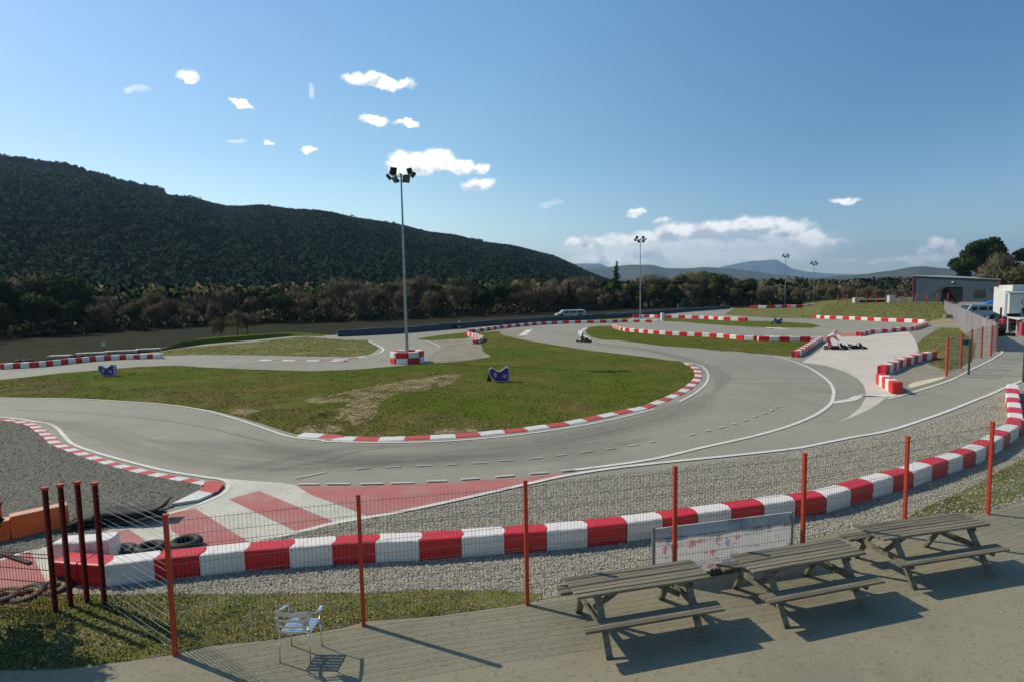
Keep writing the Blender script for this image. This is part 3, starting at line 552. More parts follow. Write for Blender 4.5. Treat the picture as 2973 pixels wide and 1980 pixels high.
# ------------------------------------------------------------------ plastic barrier blocks
ONES='zeroth first second third fourth fifth sixth seventh eighth ninth tenth eleventh twelfth thirteenth fourteenth fifteenth sixteenth seventeenth eighteenth nineteenth'.split()
def ordinal(n):
    if n<20: return ONES[n]
    t=['','','twenty','thirty','forty','fifty','sixty','seventy'][n//10]
    return (t[:-1]+'ieth') if n%10==0 else t+'-'+ONES[n%10]
def block_mesh(m,name):
    mb=MB(); w=.40; h=.40; k=7
    def outline(s,ins):
        o=[]
        for i in range(k): a=-math.pi/2+math.pi*i/(k-1); o.append((.5-ins*1.2+.09*math.cos(a)*.9,(w/2*s-ins)*math.sin(a)/1.0 if True else 0))
        # convex right end: arc through corners
        o=[(.5-ins+.085*(1-(2*i/(k-1)-1)**2),-(w/2*s-ins)+2*(w/2*s-ins)*i/(k-1)) for i in range(k)]
        o+=[(-.5+ins*.3+.07*(1-(2*i/(k-1)-1)**2),(w/2*s-ins)-2*(w/2*s-ins)*i/(k-1)) for i in range(k)]
        return o
    lev=[(0,.97,.012),(.015,.97,0),(.10,.985,0),(.11,.97,.006),(.14,.97,.006),(.15,.985,0),(.355,1.0,0),(.362,1.0,.004),(.385,.985,.006),(.4,.93,.02)]
    V=[];n=2*k
    for z,s,i in lev: V+=[(x,y,z) for x,y in outline(s,i)]
    F=[]
    for l in range(len(lev)-1):
        for i in range(n): F.append((l*n+i,l*n+(i+1)%n,(l+1)*n+(i+1)%n,(l+1)*n+i))
    b=(len(lev)-1)*n
    top=[]
    for i in range(k-1): top.append((b+i,b+i+1,b+n-2-i,b+n-1-i))
    mb.add(V,F+top); o=mb.build(name,m); me=o.data
    bpy.data.objects.remove(o); 
    # filler cap seat on the top
    return me
ME_R=block_mesh(MT['pred'],'barrier_block'); ME_W=block_mesh(MT['pwhite'],'barrier_block')
def block(a,b,red,label,group,z=0,h=1.,wd=1.):
    a=Vector(a);b=Vector(b); d=b-a; o=bpy.data.objects.new('barrier_block',ME_R if red else ME_W); col.objects.link(o)
    o.location=((a.x+b.x)/2,(a.y+b.y)/2,z); o.rotation_euler=(random.uniform(-.008,.008),random.uniform(-.008,.008),math.atan2(d.y,d.x)+random.uniform(-.04,.04))
    o.scale=(d.length*.985,wd*random.uniform(.98,1.02),h*random.uniform(.985,1.015)); return tag(o,label,'barrier',group)
def brow(bounds,first_red,where,group,h=1.,wd=1.,z=0,start=1,end='left'):
    n=len(bounds)-1
    for i in range(n):
        red=(i+first_red)%2==1
        block(bounds[i],bounds[i+1],red,f"{'red' if red else 'white'} plastic block, {ordinal(i+start)} from the {end} in {where}",group,z,h,wd)
def off(P,s):
    o=[]
    for i,p in enumerate(P):
        d=(P[min(i+1,len(P)-1)]-P[max(i-1,0)]).normalized(); o.append(p+Vector((-d.y,d.x,0))*s)
    return o
fgp=[(307,1708),(450,1688),(581,1676),(713,1661),(841,1653)]+cB((150,790),(440,775),(735,763),(1015,741),(1300,718),(1585,698),(1860,671),(2120,640),(2400,592))+cC((395,502),(605,455),(800,415+12),(980,440-45),(1145,405-42),(1290,365))[:0]
fgp+=cC((160,545),(393,500),(605,462),(805,440),(982,437),(1145,400),(1290,362),(1430,322),(1565,275),(1697,225))[1:1]
# front-bottom joints; right hand stretch surveyed from the closer crop
fgr=cK((0,1535),(275,1455),(520,1372),(760,1303),(985,1243),(1200,1162),(1385,1097),(1550,1037),(1695,985),(1815,930),(1915,872),(2010,812),(2080,748))
left=off(ground(fgp[:13]),.2); right=off(ground(fgr),.2)
mid,_=resample([left[-1]]+[right[0]],max(1,round((right[0]-left[-1]).length/.79)))
print('mid',len(mid),(right[0]-left[-1]).length)
path_=left+mid[1:-1]+right
ctop=[G(*q,.4) for q in cK((2110,520),(2150,440),(2148,385),(2143,322),(2128,265),(2120,210),(2118,160),(2120,108),(2126,60))]
for q in ctop: q.z=0
path_=path_+ctop
brow(path_,0,'the foreground fence row','foreground row of red and white barrier blocks')
p0=path_[0]
blk=[G(*q) for q in cL((640,1335),(960,1360),(1290,1382))]; blk=off(blk,.2)
for i in range(2): block(blk[i],blk[i+1],True,['dull red block behind the clustered maroon fence posts, nearest the left edge','dull red block beside the first white block of the foreground row'][i],'blocks behind the clustered fence posts')
bw=off([G(*q) for q in cL((650,1205),(890,1185),(1130,1165),(1370,1140))],.2)
for i in range(3): block(bw[i],bw[i+1],False,f"tall white block behind the maroon fence posts, {ordinal(i+1)} from the left",'blocks behind the clustered fence posts',h=1.35)
def prow(pts,first_red,where,group,Lb=.8,end='left',shift=.0,**k):
    g=smooth(ground(pts),5); g=off(g,shift); n=round(resample(g,1)[1]/Lb); P,_=resample(g,n); brow(P,first_red,where,group,end=end,**k); return n
cnt={}
g7=[q for q in c7((0,433),(60,430),(180,424),(285,418),(403,412),(523,405),(640,394),(733,383),(850,372),(940,360),(1040,350),(1123,342),(1230,330),(1312,323),(1427,315),(1520,308),(1637,302),(1725,299),(1827,296),(1912,294),(2010,290),(2090,288),(2200,286))]
brow(off(ground(g7),.2),1,'the far left road row','row of barrier blocks by the far left road')
cnt['m']=prow(cE((1095,275),(1200,261),(1300,246),(1450,231),(1600,219),(1800,211),(2050,207))+cR1((700,458),(1050,462)),1,'the row between the far roads','row of barrier blocks between the two far roads',Lb=.92)
prow(cE((1068,292),(1115,300),(1178,322)),1,'the short bend by the gravel','barrier blocks in the short bend',Lb=.8); prow(cE((1178,322),(1160,338),(1125,352)),0,'the tail below the short bend','barrier blocks in the tail below the short bend',Lb=.8)
cnt['l']=prow(cR1((610,505),(650,528),(740,548),(850,558),(1000,572),(1200,585),(1400,594),(1650,608),(1900,630),(2050,633),(2230,635),(2355,637))+cF((520,681),(640,684),(760,684),(870,684),(955,683)),1,'the middle grass island row','row of barrier blocks across the middle grass island',Lb=.84)
cnt['n']=prow(cR1((1115,418),(1300,421),(1500,427),(1700,440),(1910,447)),1,'the row beyond the grey road','row of barrier blocks beyond the grey road',Lb=1.2,wd=1.3,h=1.25)
cnt['o']=prow(cR1((1945,322),(2150,322),(2355,315))+cR2((150,308),(280,304),(400,296)),1,'the row by the distant lamp posts','row of barrier blocks by the distant lamp posts',Lb=1.8,wd=1.6,h=1.6)
cnt['o2']=prow(cR1((800,415),(930,412),(1060,416)),1,'the row behind the second lamp post','barrier blocks around the second lamp post',Lb=1.1,wd=1.2,h=1.2)
cnt['g']=prow(cR2((370,402),(500,412),(700,420),(900,430),(1130,440),(1290,446),(1420,455)),1,'the row below the mound','row of barrier blocks at the foot of the mound',Lb=.98,h=1.15)
cnt['h']=prow(cR2((790,575),(890,552),(1000,545),(1080,538),(1180,528),(1280,520),(1360,497),(1430,470)),1,'the row behind the pale concrete','row of barrier blocks behind the pale concrete',Lb=.86,end='near end')
cnt['k']=prow(cR2((180,772),(240,745),(300,705),(370,660),(435,618)),1,'the row left of the karts','short row of barrier blocks left of the two karts',Lb=.78,end='near end')
cnt['j']=prow(c8((1480,1065),(1610,1020),(1800,930),(2000,865),(2210,800),(2500,745)),1,'the row behind the wedge','row of barrier blocks behind the concrete wedge',Lb=.76,shift=.2,end='near end',h=1.2)
jn=[G(*q) for q in c8((1290,1232),(1610,1428))]; P,_=resample(jn,5); brow(off(P,.2),1,'the wedge at the pit road','barrier blocks of the wedge by the pit road',h=1.3,end='far end')
print('row counts',cnt)
# two-tier ring round the near lamp post
pc=G(1183,1052); RR=1.02; RD=['right','far right','far','far left','left','near left','near','near right']
for t in range(2):
    for i in range(8):
        a0=2*math.pi*(i+.5*0)/8+.2; a1=a0+2*math.pi/8
        A=pc+Vector((math.cos(a0),math.sin(a0),0))*RR; B=pc+Vector((math.cos(a1),math.sin(a1),0))*RR; red=(i+t)%2==0
        block(A,B,red,f"{'red' if red else 'white'} {['lower','upper'][t]} tier block on the {RD[i]} side of the nearest lamp post ring",'blocks ringed around the nearest lamp post',z=.41*t,wd=.9)
# ------------------------------------------------------------------ floodlight poles
def pole(base,h,label,full=True,rz=0):
    r=empty('lamp_post',base,rz,label=label,cat='lamp post',group='floodlight posts around the circuit')
    mb=MB(); mb.tube((0,0,0),(0,0,h*.5),.12,.085,12); mb.tube((0,0,h*.5),(0,0,h),.085,.055,12); mb.build('pole',MT['galv'],r,smooth_=False)
    mb=MB(); mb.box((0,0,.02),(.4,.4,.04)); mb.build('base_plate',MT['galv'],r)
    ca=MB(); ca.tube((-.72,0,h-.12),(.72,0,h-.12),.035); ca.tube((0,-.6,h-.12),(0,.6,h-.12),.035); ca.tube((-.5,-.45,h-.25),(.5,.45,h-.25),.03); ca.build('crossarm',MT['galv'],r)
    for (x,y,z,ang,tilt,s) in ((-.55,.1,.28,2.2,-.5,.5),(-.85,0,-.1,3.4,.7,.4),(-.35,-.3,-.32,4.0,.8,.46),(.42,-.35,-.3,5.2,.65,.5),(.85,0,0,0,.7,.4),(.55,.35,.3,.9,-.4,.42)):
        Rm=(Matrix.Rotation(ang,4,'Z')@Matrix.Rotation(tilt,4,'Y')).to_3x3(); c=Vector((x,y,h-.12+z*1.1))
        m=MB(); m.box(c,(.16,s,s),mat=Rm,top=.9); m.beam(c,(x*.85,y*.85,h-.12),.03,.03); f=m.build('floodlight',MT['dark'],r,bevel=.01)
        m=MB(); m.box(c+Rm@Vector((.085,0,0)),(.01,s*.82,s*.82),mat=Rm); m.build('lens',MT['lens'],f)
    return r
pole(G(1183,1052),13.1,'tall grey lamp post with six floodlights rising from the ringed blocks')
pole(G(1859,926),13.0,'second lamp post, beyond the road bend, left of the distant pair')
pole(G(2279,886),12.9,'taller lamp post of the distant pair by the far blocks')
pole(G(2361,884),10.9,'shorter lamp post of the distant pair, farthest right')
# ------------------------------------------------------------------ foreground fence
tops=[(480,1495),(1040,1438),(1525,1397),(1960,1355),(2337,1317),(2636,1268),(2882,1225)]
FP=[G(*t,1.97) for t in tops]
for q in FP: q.z=0
FP.append(FP[-1]+(FP[-1]-FP[-2]).normalized()*2.6); 
def post_mb(h,w=.058,open_=False):
    m=MB()
    if open_:
        m.box((-w/2+.004,0,h/2),(.008,w,h)); m.box((0,-w/2+.004,h/2),(w,.006,h)); m.box((0,w/2-.004,h/2),(w,.006,h))
        for z in np.arange(.2,h,.22): m.box((.004,0,z),(.012,w*.8,.03))
    else: m.box((0,0,h/2),(w,w,h))
    m.box((0,0,h+.008),(w*1.15,w*1.15,.018)); return m
def mesh_panel(a,b,h,parent,m,vstep=.055,hstep=.2,r=.0024,rh=.0032,fold=True):
    a=Vector(a);b=Vector(b); d=b-a; l=d.length; d.normalize(); n=Vector((-d.y,d.x,0)); mb=MB()
    k=int(l/vstep)
    for i in range(1,k): p=a+d*(l*i/k); mb.tube((p.x,p.y,.06),(p.x,p.y,h),r,n=3,cap=False)
    for z in np.arange(.08,h+.01,hstep):
        f=.02 if (fold and int(round(z/hstep))%3==1) else 0
        mb.tube((a.x+n.x*f,a.y+n.y*f,z),(b.x+n.x*f,b.y+n.y*f,z),rh,n=4,cap=False)
        if f: mb.tube((a.x,a.y,z+.05),(b.x,b.y,z+.05),rh,n=4,cap=False)
    return mb.build('wire_panel',m,parent)
fr=empty('fence',(FP[0].x,FP[0].y,0),0,label='wire mesh fence on red posts running along the front path',cat='fence')
def child_at(o,parent,loc,rz=0): o.location=Vector(loc)-parent.location; o.rotation_euler=(0,0,rz)
for i,p in enumerate(FP):
    o=post_mb(1.97).build('post',MT['postred'],fr,bevel=.004); child_at(o,fr,p,math.atan2((FP[min(i+1,7)]-FP[max(i-1,0)]).y,(FP[min(i+1,7)]-FP[max(i-1,0)]).x))
for a,b in zip(FP[:-1],FP[1:]):
    o=mesh_panel(a-FP[0],b-FP[0],1.92,fr,MT['wire'])
# clustered posts on the left with bright horizontal wires running to the corner post
lp=[G(*t,1.97) for t in [(130,1420),(175,1411),(224,1403),(275,1406)]]
for q in lp: q.z=0
sf=empty('fence',lp[3],0,label='cluster of four maroon posts with bright wires stretched to the corner post',cat='fence')
for q in lp:
    o=post_mb(1.97,.062,True).build('post',MT['postdark'],sf); child_at(o,sf,q,-.6)
    o2=MB().box((0,0,0),(.085,.075,.045)).build('post_cap',MT['postred'],o); o2.location=(0,0,1.985)
for q,zz in ((lp[3],np.arange(.08,1.95,.22)),):
    mb=MB(); a=q-lp[3]; b=FP[0]-lp[3]
    for z in zz:
        mb.tube((a.x,a.y,z),(b.x,b.y,z),.003,n=5,cap=False)
        mb.tube((a.x+.02,a.y+.03,z+.045),(b.x+.02,b.y+.03,z+.045),.003,n=5,cap=False)
    mb.build('wires',MT['wireb'],sf)
lf=empty('fence',lp[0],0,label='red wire mesh fence leading out of frame at the left edge',cat='fence')
e=Vector((-2.6,.45,0)); o=mesh_panel(Vector((0,0,0)),e,1.0,lf,MT['postdark'],r=.0035,rh=.008); o=post_mb(1.2).build('post',MT['postred'],lf); o.location=e
q=G(1,1524); o=post_mb(.0+1.0).build('fence_post',MT['postred']); o.location=q; tag(o,'short red post cut off by the left edge of the picture','post')
# ------------------------------------------------------------------ banner board behind the fence
def banner_mat():
    m=mat('printed_banner',(.62,.60,.56),.6,[(3.0,(.50,.22,.25),.56,.62,3,(1,1,1.6)),(2.4,(.22,.32,.42),.58,.64,3,(1,1,1.5)),(9,(.5,.49,.46),.5,.75,5)],alpha=.9)
    t=m.node_tree; b=t.nodes['Principled BSDF']; o_=t.nodes['Material Output']; tr=t.nodes.new('ShaderNodeBsdfTranslucent'); mxs=t.nodes.new('ShaderNodeMixShader'); mxs.inputs[0].default_value=.55
    l=b.inputs['Base Color'].links[0].from_socket; t.links.new(l,tr.inputs[0]); t.links.new(b.outputs[0],mxs.inputs[1]); t.links.new(tr.outputs[0],mxs.inputs[2]); t.links.new(mxs.outputs[0],o_.inputs[0]); return m
A=FP[3]+Vector((-.32,.12,0)); B=FP[4]+Vector((-.10,.14,0)); dB=(B-A); rzB=math.atan2(dB.y,dB.x)
bn=empty('banner',A,rzB,label='faded pale banner with red and blue print tied behind the fence',cat='banner')
mb=MB(); nx=16
V=[];F=[]
for j,z in enumerate((.03,.35,.70)):
    for i in range(nx+1): V.append((dB.length*i/nx,.012*math.sin(i*1.3+j)+.0,z))
for j in range(2):
    for i in range(nx): F.append((j*(nx+1)+i,j*(nx+1)+i+1,(j+1)*(nx+1)+i+1,(j+1)*(nx+1)+i))
mb.add(V,F); o=mb.build('printed_sheet',banner_mat(),bn,smooth_=True); pass
mb=MB(); mb.box((dB.length/2,.03,.79),(dB.length,.02,.18)); mb.build('header_strip',mat('blue_grey_vinyl',(.55,.59,.60),.5,[(2,(.25,.29,.30),.45,.65,4)]),bn)
mb=MB(); mb.tube((0,0,0),(0,0,.93),.032); mb.build('end_pole',MT['galv'],bn)
mb=MB(); mb.tube((dB.length-.03,0,0),(dB.length-.03,0,.9),.02); mb.build('end_pole',MT['galv'],bn)
# ------------------------------------------------------------------ picnic tables
def table(nearL,nearR,label):
    a=G(*nearL,.75);b=G(*nearR,.75); d=(b-a); ang=math.atan2(d.y,d.x); n=Vector((-math.sin(ang),math.cos(ang),0)); c=(a+b)/2+n*.29; c.z=.016; LT=d.length
    r=empty('picnic_table',c,ang,label=label,cat='picnic table',group='weathered picnic tables on the path')
    m=MB(); nb=6; w=.58
    for i in range(nb):
        y=-w/2+w/nb*(i+.5); m.box((random.uniform(-.01,.01),y,.72+random.uniform(-.003,.003)),(LT,w/nb-.016,.034))
    m.build('table_top',MT['wood'],r,bevel=.004)
    for s in (-1,1):
        m=MB()
        for j in range(2): m.box((random.uniform(-.012,.012),s*(.50+.12*j-.06),.425),(LT,.106,.036))
        m.build('seat',MT['wood'],r,bevel=.004)
    for e in (-1,1):
        x=e*(LT/2-.33)
        for s in (-1,1):
            m=MB(); m.beam((x,s*.17,.70),(x,s*.58,-.0),.042,.095,upv=(1,0,0)); m.build('leg',MT['wood'],r)
        m=MB(); m.box((x+e*.045,0,.38),(.04,1.16,.09)); m.box((x+e*.045,0,.675),(.04,.52,.08)); m.build('crossbeam',MT['wood'],r)
        m=MB(); m.beam((x-e*.02,0,.38),(e*.12,0,.69),.04,.07); m.build('brace',MT['wood'],r)
    return r
C3=grid(1580,1550,3.463); C4=grid(2380,1450,3.971)
table(C3((335,640))[0],C3((1690,430))[0],'left picnic table, nearest the camera, with pale left leg')
table(cC((500,830))[0],cC((1255,700))[0],'middle picnic table in front of the faded banner')
table(C4((740,460))[0],C4((1970,282))[0],'right picnic table, its end against the middle table, by the last post')
# ------------------------------------------------------------------ aluminium chair
ch=empty('metal_chair',(-2.93,7.42,.016),-.06,label='shiny aluminium slatted armchair standing alone on the path',cat='chair')
def slat(pts,w,t,m,vert=False):
    for a,b in zip(pts[:-1],pts[1:]): m.beam(a,b,t if vert else w,w if vert else t)
ch.scale=(.88,.88,.9); W=.235
m=MB()
for i in range(6): m.box((0,-.17+.068*i,.45),(2*W-.03,.052,.008))
m.build('seat',MT['alu'],ch,bevel=.002)
for s in (-1,1):
    m=MB(); m.path([(s*W,-.22,0),(s*W*.96,-.20,.44),(s*W*1.02,-.25,.78)],.011); m.build('leg',MT['alu'],ch,smooth_=True)
    m=MB(); m.path([(s*W*1.05,.20,0),(s*W,.18,.44),(s*W*1.1,.19,.66)],.011); m.build('leg',MT['alu'],ch,smooth_=True)
    m=MB(); pts=[(s*W*1.02,-.26,.80),(s*W*1.28,-.16,.735),(s*W*1.3,.02,.68),(s*W*1.18,.17,.665),(s*W*1.1,.21,.65)]
    for a,b in zip(pts[:-1],pts[1:]): m.beam(a,b,.055,.006)
    m.build('armrest',MT['alu'],ch)
    m=MB(); m.path([(s*W*.98,-.2,.44),(s*W*.98,.18,.44)],.010); m.build('side_rail',MT['alu'],ch)
for z,w_ in ((.80,.06),(.70,.032),(.60,.032),(.52,.03)):
    m=MB(); pts=[(W*math.sin(t)*1.02,-.235-.05*math.cos(t)*1.3-(z-.45)*.1,z) for t in np.linspace(-1.5,1.5,7)]
    for a,b in zip(pts[:-1],pts[1:]): m.beam(a,b,.006,w_)
    m.build('back_slat',MT['alu'],ch)
m=MB(); m.add([(W*.35,-.30,.82),(W*1.0,-.27,.82),(W*1.22,-.2,.78),(W*1.0,-.20,.62),(W*.75,-.25,.50)],[(0,1,2,3,4)]); o=m.build('side_panel',MT['alu'],ch); sl=o.modifiers.new('s','SOLIDIFY'); sl.thickness=.006
# ------------------------------------------------------------------ left side objects: orange barrier, belts, tyres
def orange(p,q,label,h=.42):
    a=G(*p);b=G(*q); d=b-a; r=empty('water_barrier',a,math.atan2(d.y,d.x),label=label,cat='barrier',group='orange barriers lying at the left edge')
    l=d.length; m=MB(); P=[(0,0),(0,.5),(.08,.5),(.16,h*.0+.5)]
    prof=[(0,0),(.5,0),(.5,.08),(.40,.16),(.36,h),(.14,h),(.10,.16),(0,.08)]
    V=[(x,y,z) for x in (0,l) for y,z in prof]; n=len(prof)
    m.add(V,[(i,(i+1)%n,n+(i+1)%n,n+i) for i in range(n)]+[tuple(range(n))[::-1],tuple(range(n,2*n))]); m.build('body',MT['porange'],r,bevel=.012,fixn=True)
    m=MB(); m.box((l/2,.25,h+.012),(l*.98,.26,.02)); m.build('top_rib',mat('pale_salmon_orange',(.62,.33,.22),.6),r)  # top strip coloured paler and pinker than the body
    m=MB(); m.tube((l*.35,.075,.12),(l*.35,.055,.12),.035,n=12); m.build('reflector',mat('orange_reflector',(.9,.25,.03),.2),r)
orange((35,1572),(205,1532),'longer orange plastic barrier with pale top behind the maroon posts',.46)
orange((-150,1608),(30,1573),'orange plastic barrier cut by the left edge of the picture',.40)
def belt_heap():
    r=empty('rubber_mat_heap',G(330,1520),.25,label='heap of black rubber belts with curled ends on the gravel',cat='rubber mats')
    for k,(x0,l,w,z,a) in enumerate(((-1.15,1.9,.7,.02,.12),(-.9,1.9,.55,.16,.2),(-.4,1.7,.5,.28,.05),(.1,1.2,.45,.12,-.25))):
        m=MB(); n=14; V=[]
        for i in range(n+1):
            t=i/n; z_=z+.06*math.sin(t*5+k)+(.15*max(0,t-.82)/.18 if k in(1,2) else 0)+ .10*math.sin(math.pi*t)
            for s in (-1,1): V.append((x0+l*t,s*w/2+.08*math.sin(t*4+k)+(x0+l*t)*a,z_+(.05 if s>0 else 0)))
        m.add(V,[(2*i,2*i+2,2*i+3,2*i+1) for i in range(n)]); o=m.build('belt',MT['rubber'],r,smooth_=True); sl=o.modifiers.new('s','SOLIDIFY'); sl.thickness=.05
belt_heap(); bpy.data.objects['rubber_mat_heap'].scale=(.82,.82,.8)
def tyre(p,label,tilt=0,R=.22,soil=False,z=.09):
    c=G(*p); r=empty('tyre',(c.x,c.y,z+.01),0,label=label,cat='tyre')
    m=MB(); m.torus((0,0,0),R,.085,24,10,M3=Matrix.Rotation(tilt,3,'X')); m.build('tread',MT['rubber'],r,smooth_=True)
    if soil: m=MB(); m.torus((0,0,.03),R-.07,.035,20,8,M3=Matrix.Rotation(tilt,3,'X')); m.build('inner_rim',MT['dirt'],r,smooth_=True)
tyre((540,1590),'black tyre lying behind the first red block of the foreground row'); tyre((437,1606),'black tyre lying behind the first white block, middle of three',R=.2); tyre((352,1615),'black tyre lying at the left of three behind the blocks',R=.2)
tyre((80,1730),'half buried tyre with sandy rim at the edge of the grass',tilt=.15,soil=True,z=.0,R=.2); tyre((162,1712),'half buried tyre at the foot of the maroon posts',tilt=.2,soil=True,z=.01,R=.19); tyre((8,1738),'half buried tyre cut by the left edge',soil=True,z=.0,R=.2)
m=MB(); a=G(*cL((20,985))[0]); b=G(*cL((370,1100))[0]); m.beam(a+Vector((0,0,.04)),b+Vector((0,0,.03)),.08,.05); tag(m.build('rubber_strip',MT['rubber']),'thin black rubber strip lying on the faded red lane','strip')
# ------------------------------------------------------------------ trees
def leaves_cloud(centers,radii,n,size,elong=1.6,droop=0,thin=1.):
    """many small leaf-sized faces filling clumps; returns verts, faces"""
    C=np.array(centers);R_=np.array(radii); w=(R_[:,0]*R_[:,1]*R_[:,2])**.66; idx=rng.choice(len(C),n,p=w/w.sum())
    d=rng.normal(size=(n,3)); d/=np.linalg.norm(d,axis=1)[:,None]; rad=rng.random(n)**.45
    P=C[idx]+d*R_[idx]*rad[:,None]
    a=rng.normal(size=(n,3)); a/=np.linalg.norm(a,axis=1)[:,None]; b=np.cross(a,rng.normal(size=(n,3))); b/=np.linalg.norm(b,axis=1)[:,None]
    s=size*rng.uniform(.5,1.4,n)[:,None]
    V=np.stack([P-a*s*elong/2-b*s*thin/2,P-a*s*elong/2*.6+b*s*thin/2,P+a*s*elong/2],1)
    Nn=d+rng.normal(0,.35,(n,3))+(P-C.mean(0))/ (np.abs(P-C.mean(0)).max()+1e-6)*.6; Nn/=np.linalg.norm(Nn,axis=1)[:,None]; return orient(V,Nn).reshape(-1,3),np.repeat(Nn,3,0)
def twig_cloud(centers,radii,n,ln_,w,root):
    C=np.array(centers);R_=np.array(radii); idx=rng.integers(0,len(C),n); d=rng.normal(size=(n,3)); d/=np.linalg.norm(d,axis=1)[:,None]; P=C[idx]+d*R_[idx]*(rng.random(n)**.5)[:,None]
    a=P-np.array(root); a/=np.linalg.norm(a,axis=1)[:,None]; a=a+rng.normal(size=(n,3))*.45+[0,0,.35]; a/=np.linalg.norm(a,axis=1)[:,None]
    b=np.cross(a,rng.normal(size=(n,3))); b/=np.linalg.norm(b,axis=1)[:,None]; s=ln_*rng.uniform(.5,1.4,n)[:,None]; ww=w*rng.uniform(.6,1.4,n)[:,None]
    V=np.stack([P-a*s/2-b*ww/2,P-a*s/2+b*ww/2,P+a*s/2],1)
    Nn=d+rng.normal(0,.35,(n,3))+[0,0,.3]; Nn/=np.linalg.norm(Nn,axis=1)[:,None]; return orient(V,Nn).reshape(-1,3),np.repeat(Nn,3,0)
def trunk_mb(h,r,limbs,lr):
    m=MB(); m.tube((0,0,-.1),(.05*h*.1,0,h*.45),r,r*.65,8); m.tube((.05*h*.1,0,h*.45),(0,0,h*.8),r*.65,r*.25,7)
    for (z,x,y,zz) in limbs: m.tube((0,0,z),(x,y,zz),lr,lr*.35,6)
    return m
def make_tree(kind,h,seed,mat_,n=3200,name='tree',**k):
    global rng; rng=np.random.default_rng(seed); rr=random.Random(seed)
    r=empty(name,(0,0,0)); cs=[];rs=[]
    if kind=='broad':
        limbs=[]
        for i in range(11):
            a=rr.uniform(0,6.28); q=rr.uniform(.08,.26)*h; z=rr.uniform(.38,.86)*h; cs.append((math.cos(a)*q,math.sin(a)*q,z)); s=rr.uniform(.11,.20)*h; rs.append((s,s,s*.85)); limbs.append((rr.uniform(.2,.5)*h,math.cos(a)*q,math.sin(a)*q,z))
        V,NV=leaves_cloud(cs,rs,n,h*.028); tm=trunk_mb(h,.022*h,limbs,.008*h)
    elif kind=='bare':
        limbs=[]
        for i in range(14):
            a=rr.uniform(0,6.28); q=rr.uniform(.05,.27)*h; z=rr.uniform(.35,.88)*h; cs.append((math.cos(a)*q,math.sin(a)*q,z)); s=rr.uniform(.12,.19)*h; rs.append((s,s,s*1.1)); limbs.append((rr.uniform(.15,.5)*h,math.cos(a)*q*1.2,math.sin(a)*q*1.2,z+s*.5))
        V,NV=twig_cloud(cs,rs,n,h*.085,h*.0085,(0,0,h*.1)); tm=trunk_mb(h,.017*h,limbs,.007*h)
    elif kind=='cone':
        for i in range(15):
            z=(.15+.83*i/14)*h; w=.20*h*(1-i/15)+.02*h; 
            for j in range(3): a=rr.uniform(0,6.28); cs.append((math.cos(a)*w*.5,math.sin(a)*w*.5,z)); rs.append((w*.75,w*.75,.05*h))
        V,NV=leaves_cloud(cs,rs,n,h*.022,2.); tm=trunk_mb(h,.02*h,[],.01)
    elif kind=='umbrella':
        limbs=[]
        for i in range(34):
            a=rr.uniform(0,6.28); q=rr.uniform(.05,.50)*h; z=(.52+.38*rr.random()-.25*(q/(.46*h))**2*.8)*h; cs.append((math.cos(a)*q,math.sin(a)*q*.8,z)); s=rr.uniform(.09,.15)*h; rs.append((s*1.15,s*1.15,s*.75)); limbs.append((rr.uniform(.3,.55)*h,math.cos(a)*q*.9,math.sin(a)*q*.72,z-s*.3))
        V,NV=leaves_cloud(cs,rs,n,h*.024); tm=trunk_mb(h,.022*h,limbs,.008*h)
    o=npmesh('crown',V,np.arange(len(V)).reshape(-1,3),[mat_],nrm=NV); o.parent=r
    tm.build('trunk',MT['trunk'],r,smooth_=True); return r
rng=np.random.default_rng(11)
protos={'bare1':make_tree('bare',8,1,MT['twig'],4200,'bare_tree'),'bare2':make_tree('bare',8,2,MT['twig2'],4200,'bare_tree'),'bare3':make_tree('bare',7.5,3,MT['twig'],4200,'bare_tree'),
 'ever1':make_tree('broad',8,4,MT['ever'],3600,'evergreen_tree'),'ever2':make_tree('broad',8,5,MT['olive'],3600,'leafy_tree'),'pine1':make_tree('broad',8,6,MT['pine'],3600,'pine_tree'),'cone1':make_tree('cone',8,7,MT['pine'],3000,'conifer_tree')}
used=set()
KD={'bare1':('grey-brown leafless tree','bare tree'),'bare2':('reddish-brown leafless tree','bare tree'),'bare3':('thin greyish leafless tree','bare tree'),'ever1':('dark green bushy tree','evergreen tree'),'ever2':('olive green leafy tree','leafy tree'),'pine1':('deep green rounded pine','pine tree'),'cone1':('dark narrow conifer','conifer')}
def place_tree(kind,x,y,h,label,group,z=-.03):
    o=protos[kind] if kind not in used else copy_tree(protos[kind]); used.add(kind)
    base={'bare3':7.5}.get(kind,8.); s=h/base; o.location=(x,y,z); o.rotation_euler=(0,0,random.uniform(0,6.28)); w=s*random.uniform(1.0,1.3); o.scale=(w,w,s)
    return tag(o,label,KD[kind][1],group)
rng=np.random.default_rng(12); random.seed(21)
TL=[(-150,1000,800),(0,985,795),(120,980,788),(220,972,792),(300,966,830),(450,958,835),(700,943,835),(900,938,820),(1000,935,806),(1200,927,806),(1400,917,798),(1600,908,792),(1700,904,800),(1800,899,812),(1900,896,800),(2000,893,786),(2080,892,784),(2150,890,808),(2300,886,822),(2450,880,826),(2650,874,832)]
xs=[t[0] for t in TL]
front=[]
for row,dy in enumerate((1.5,9,18)):
    x=-140+row*20
    while x<2700:
        by=np.interp(x,xs,[t[1] for t in TL]); ty=np.interp(x,xs,[t[2] for t in TL]); g=G(x,by); d=g.y+dy+random.uniform(-2,2)
        pt=at(x,ty,d); h=(pt.z+.03)*random.uniform(.72,1.04)*(.78 if row==0 else 1.0); front.append((row,x,pt.x,d,h)); x+= (4.4*FOC/d)*random.uniform(.75,1.3)
print('treeline',len(front))
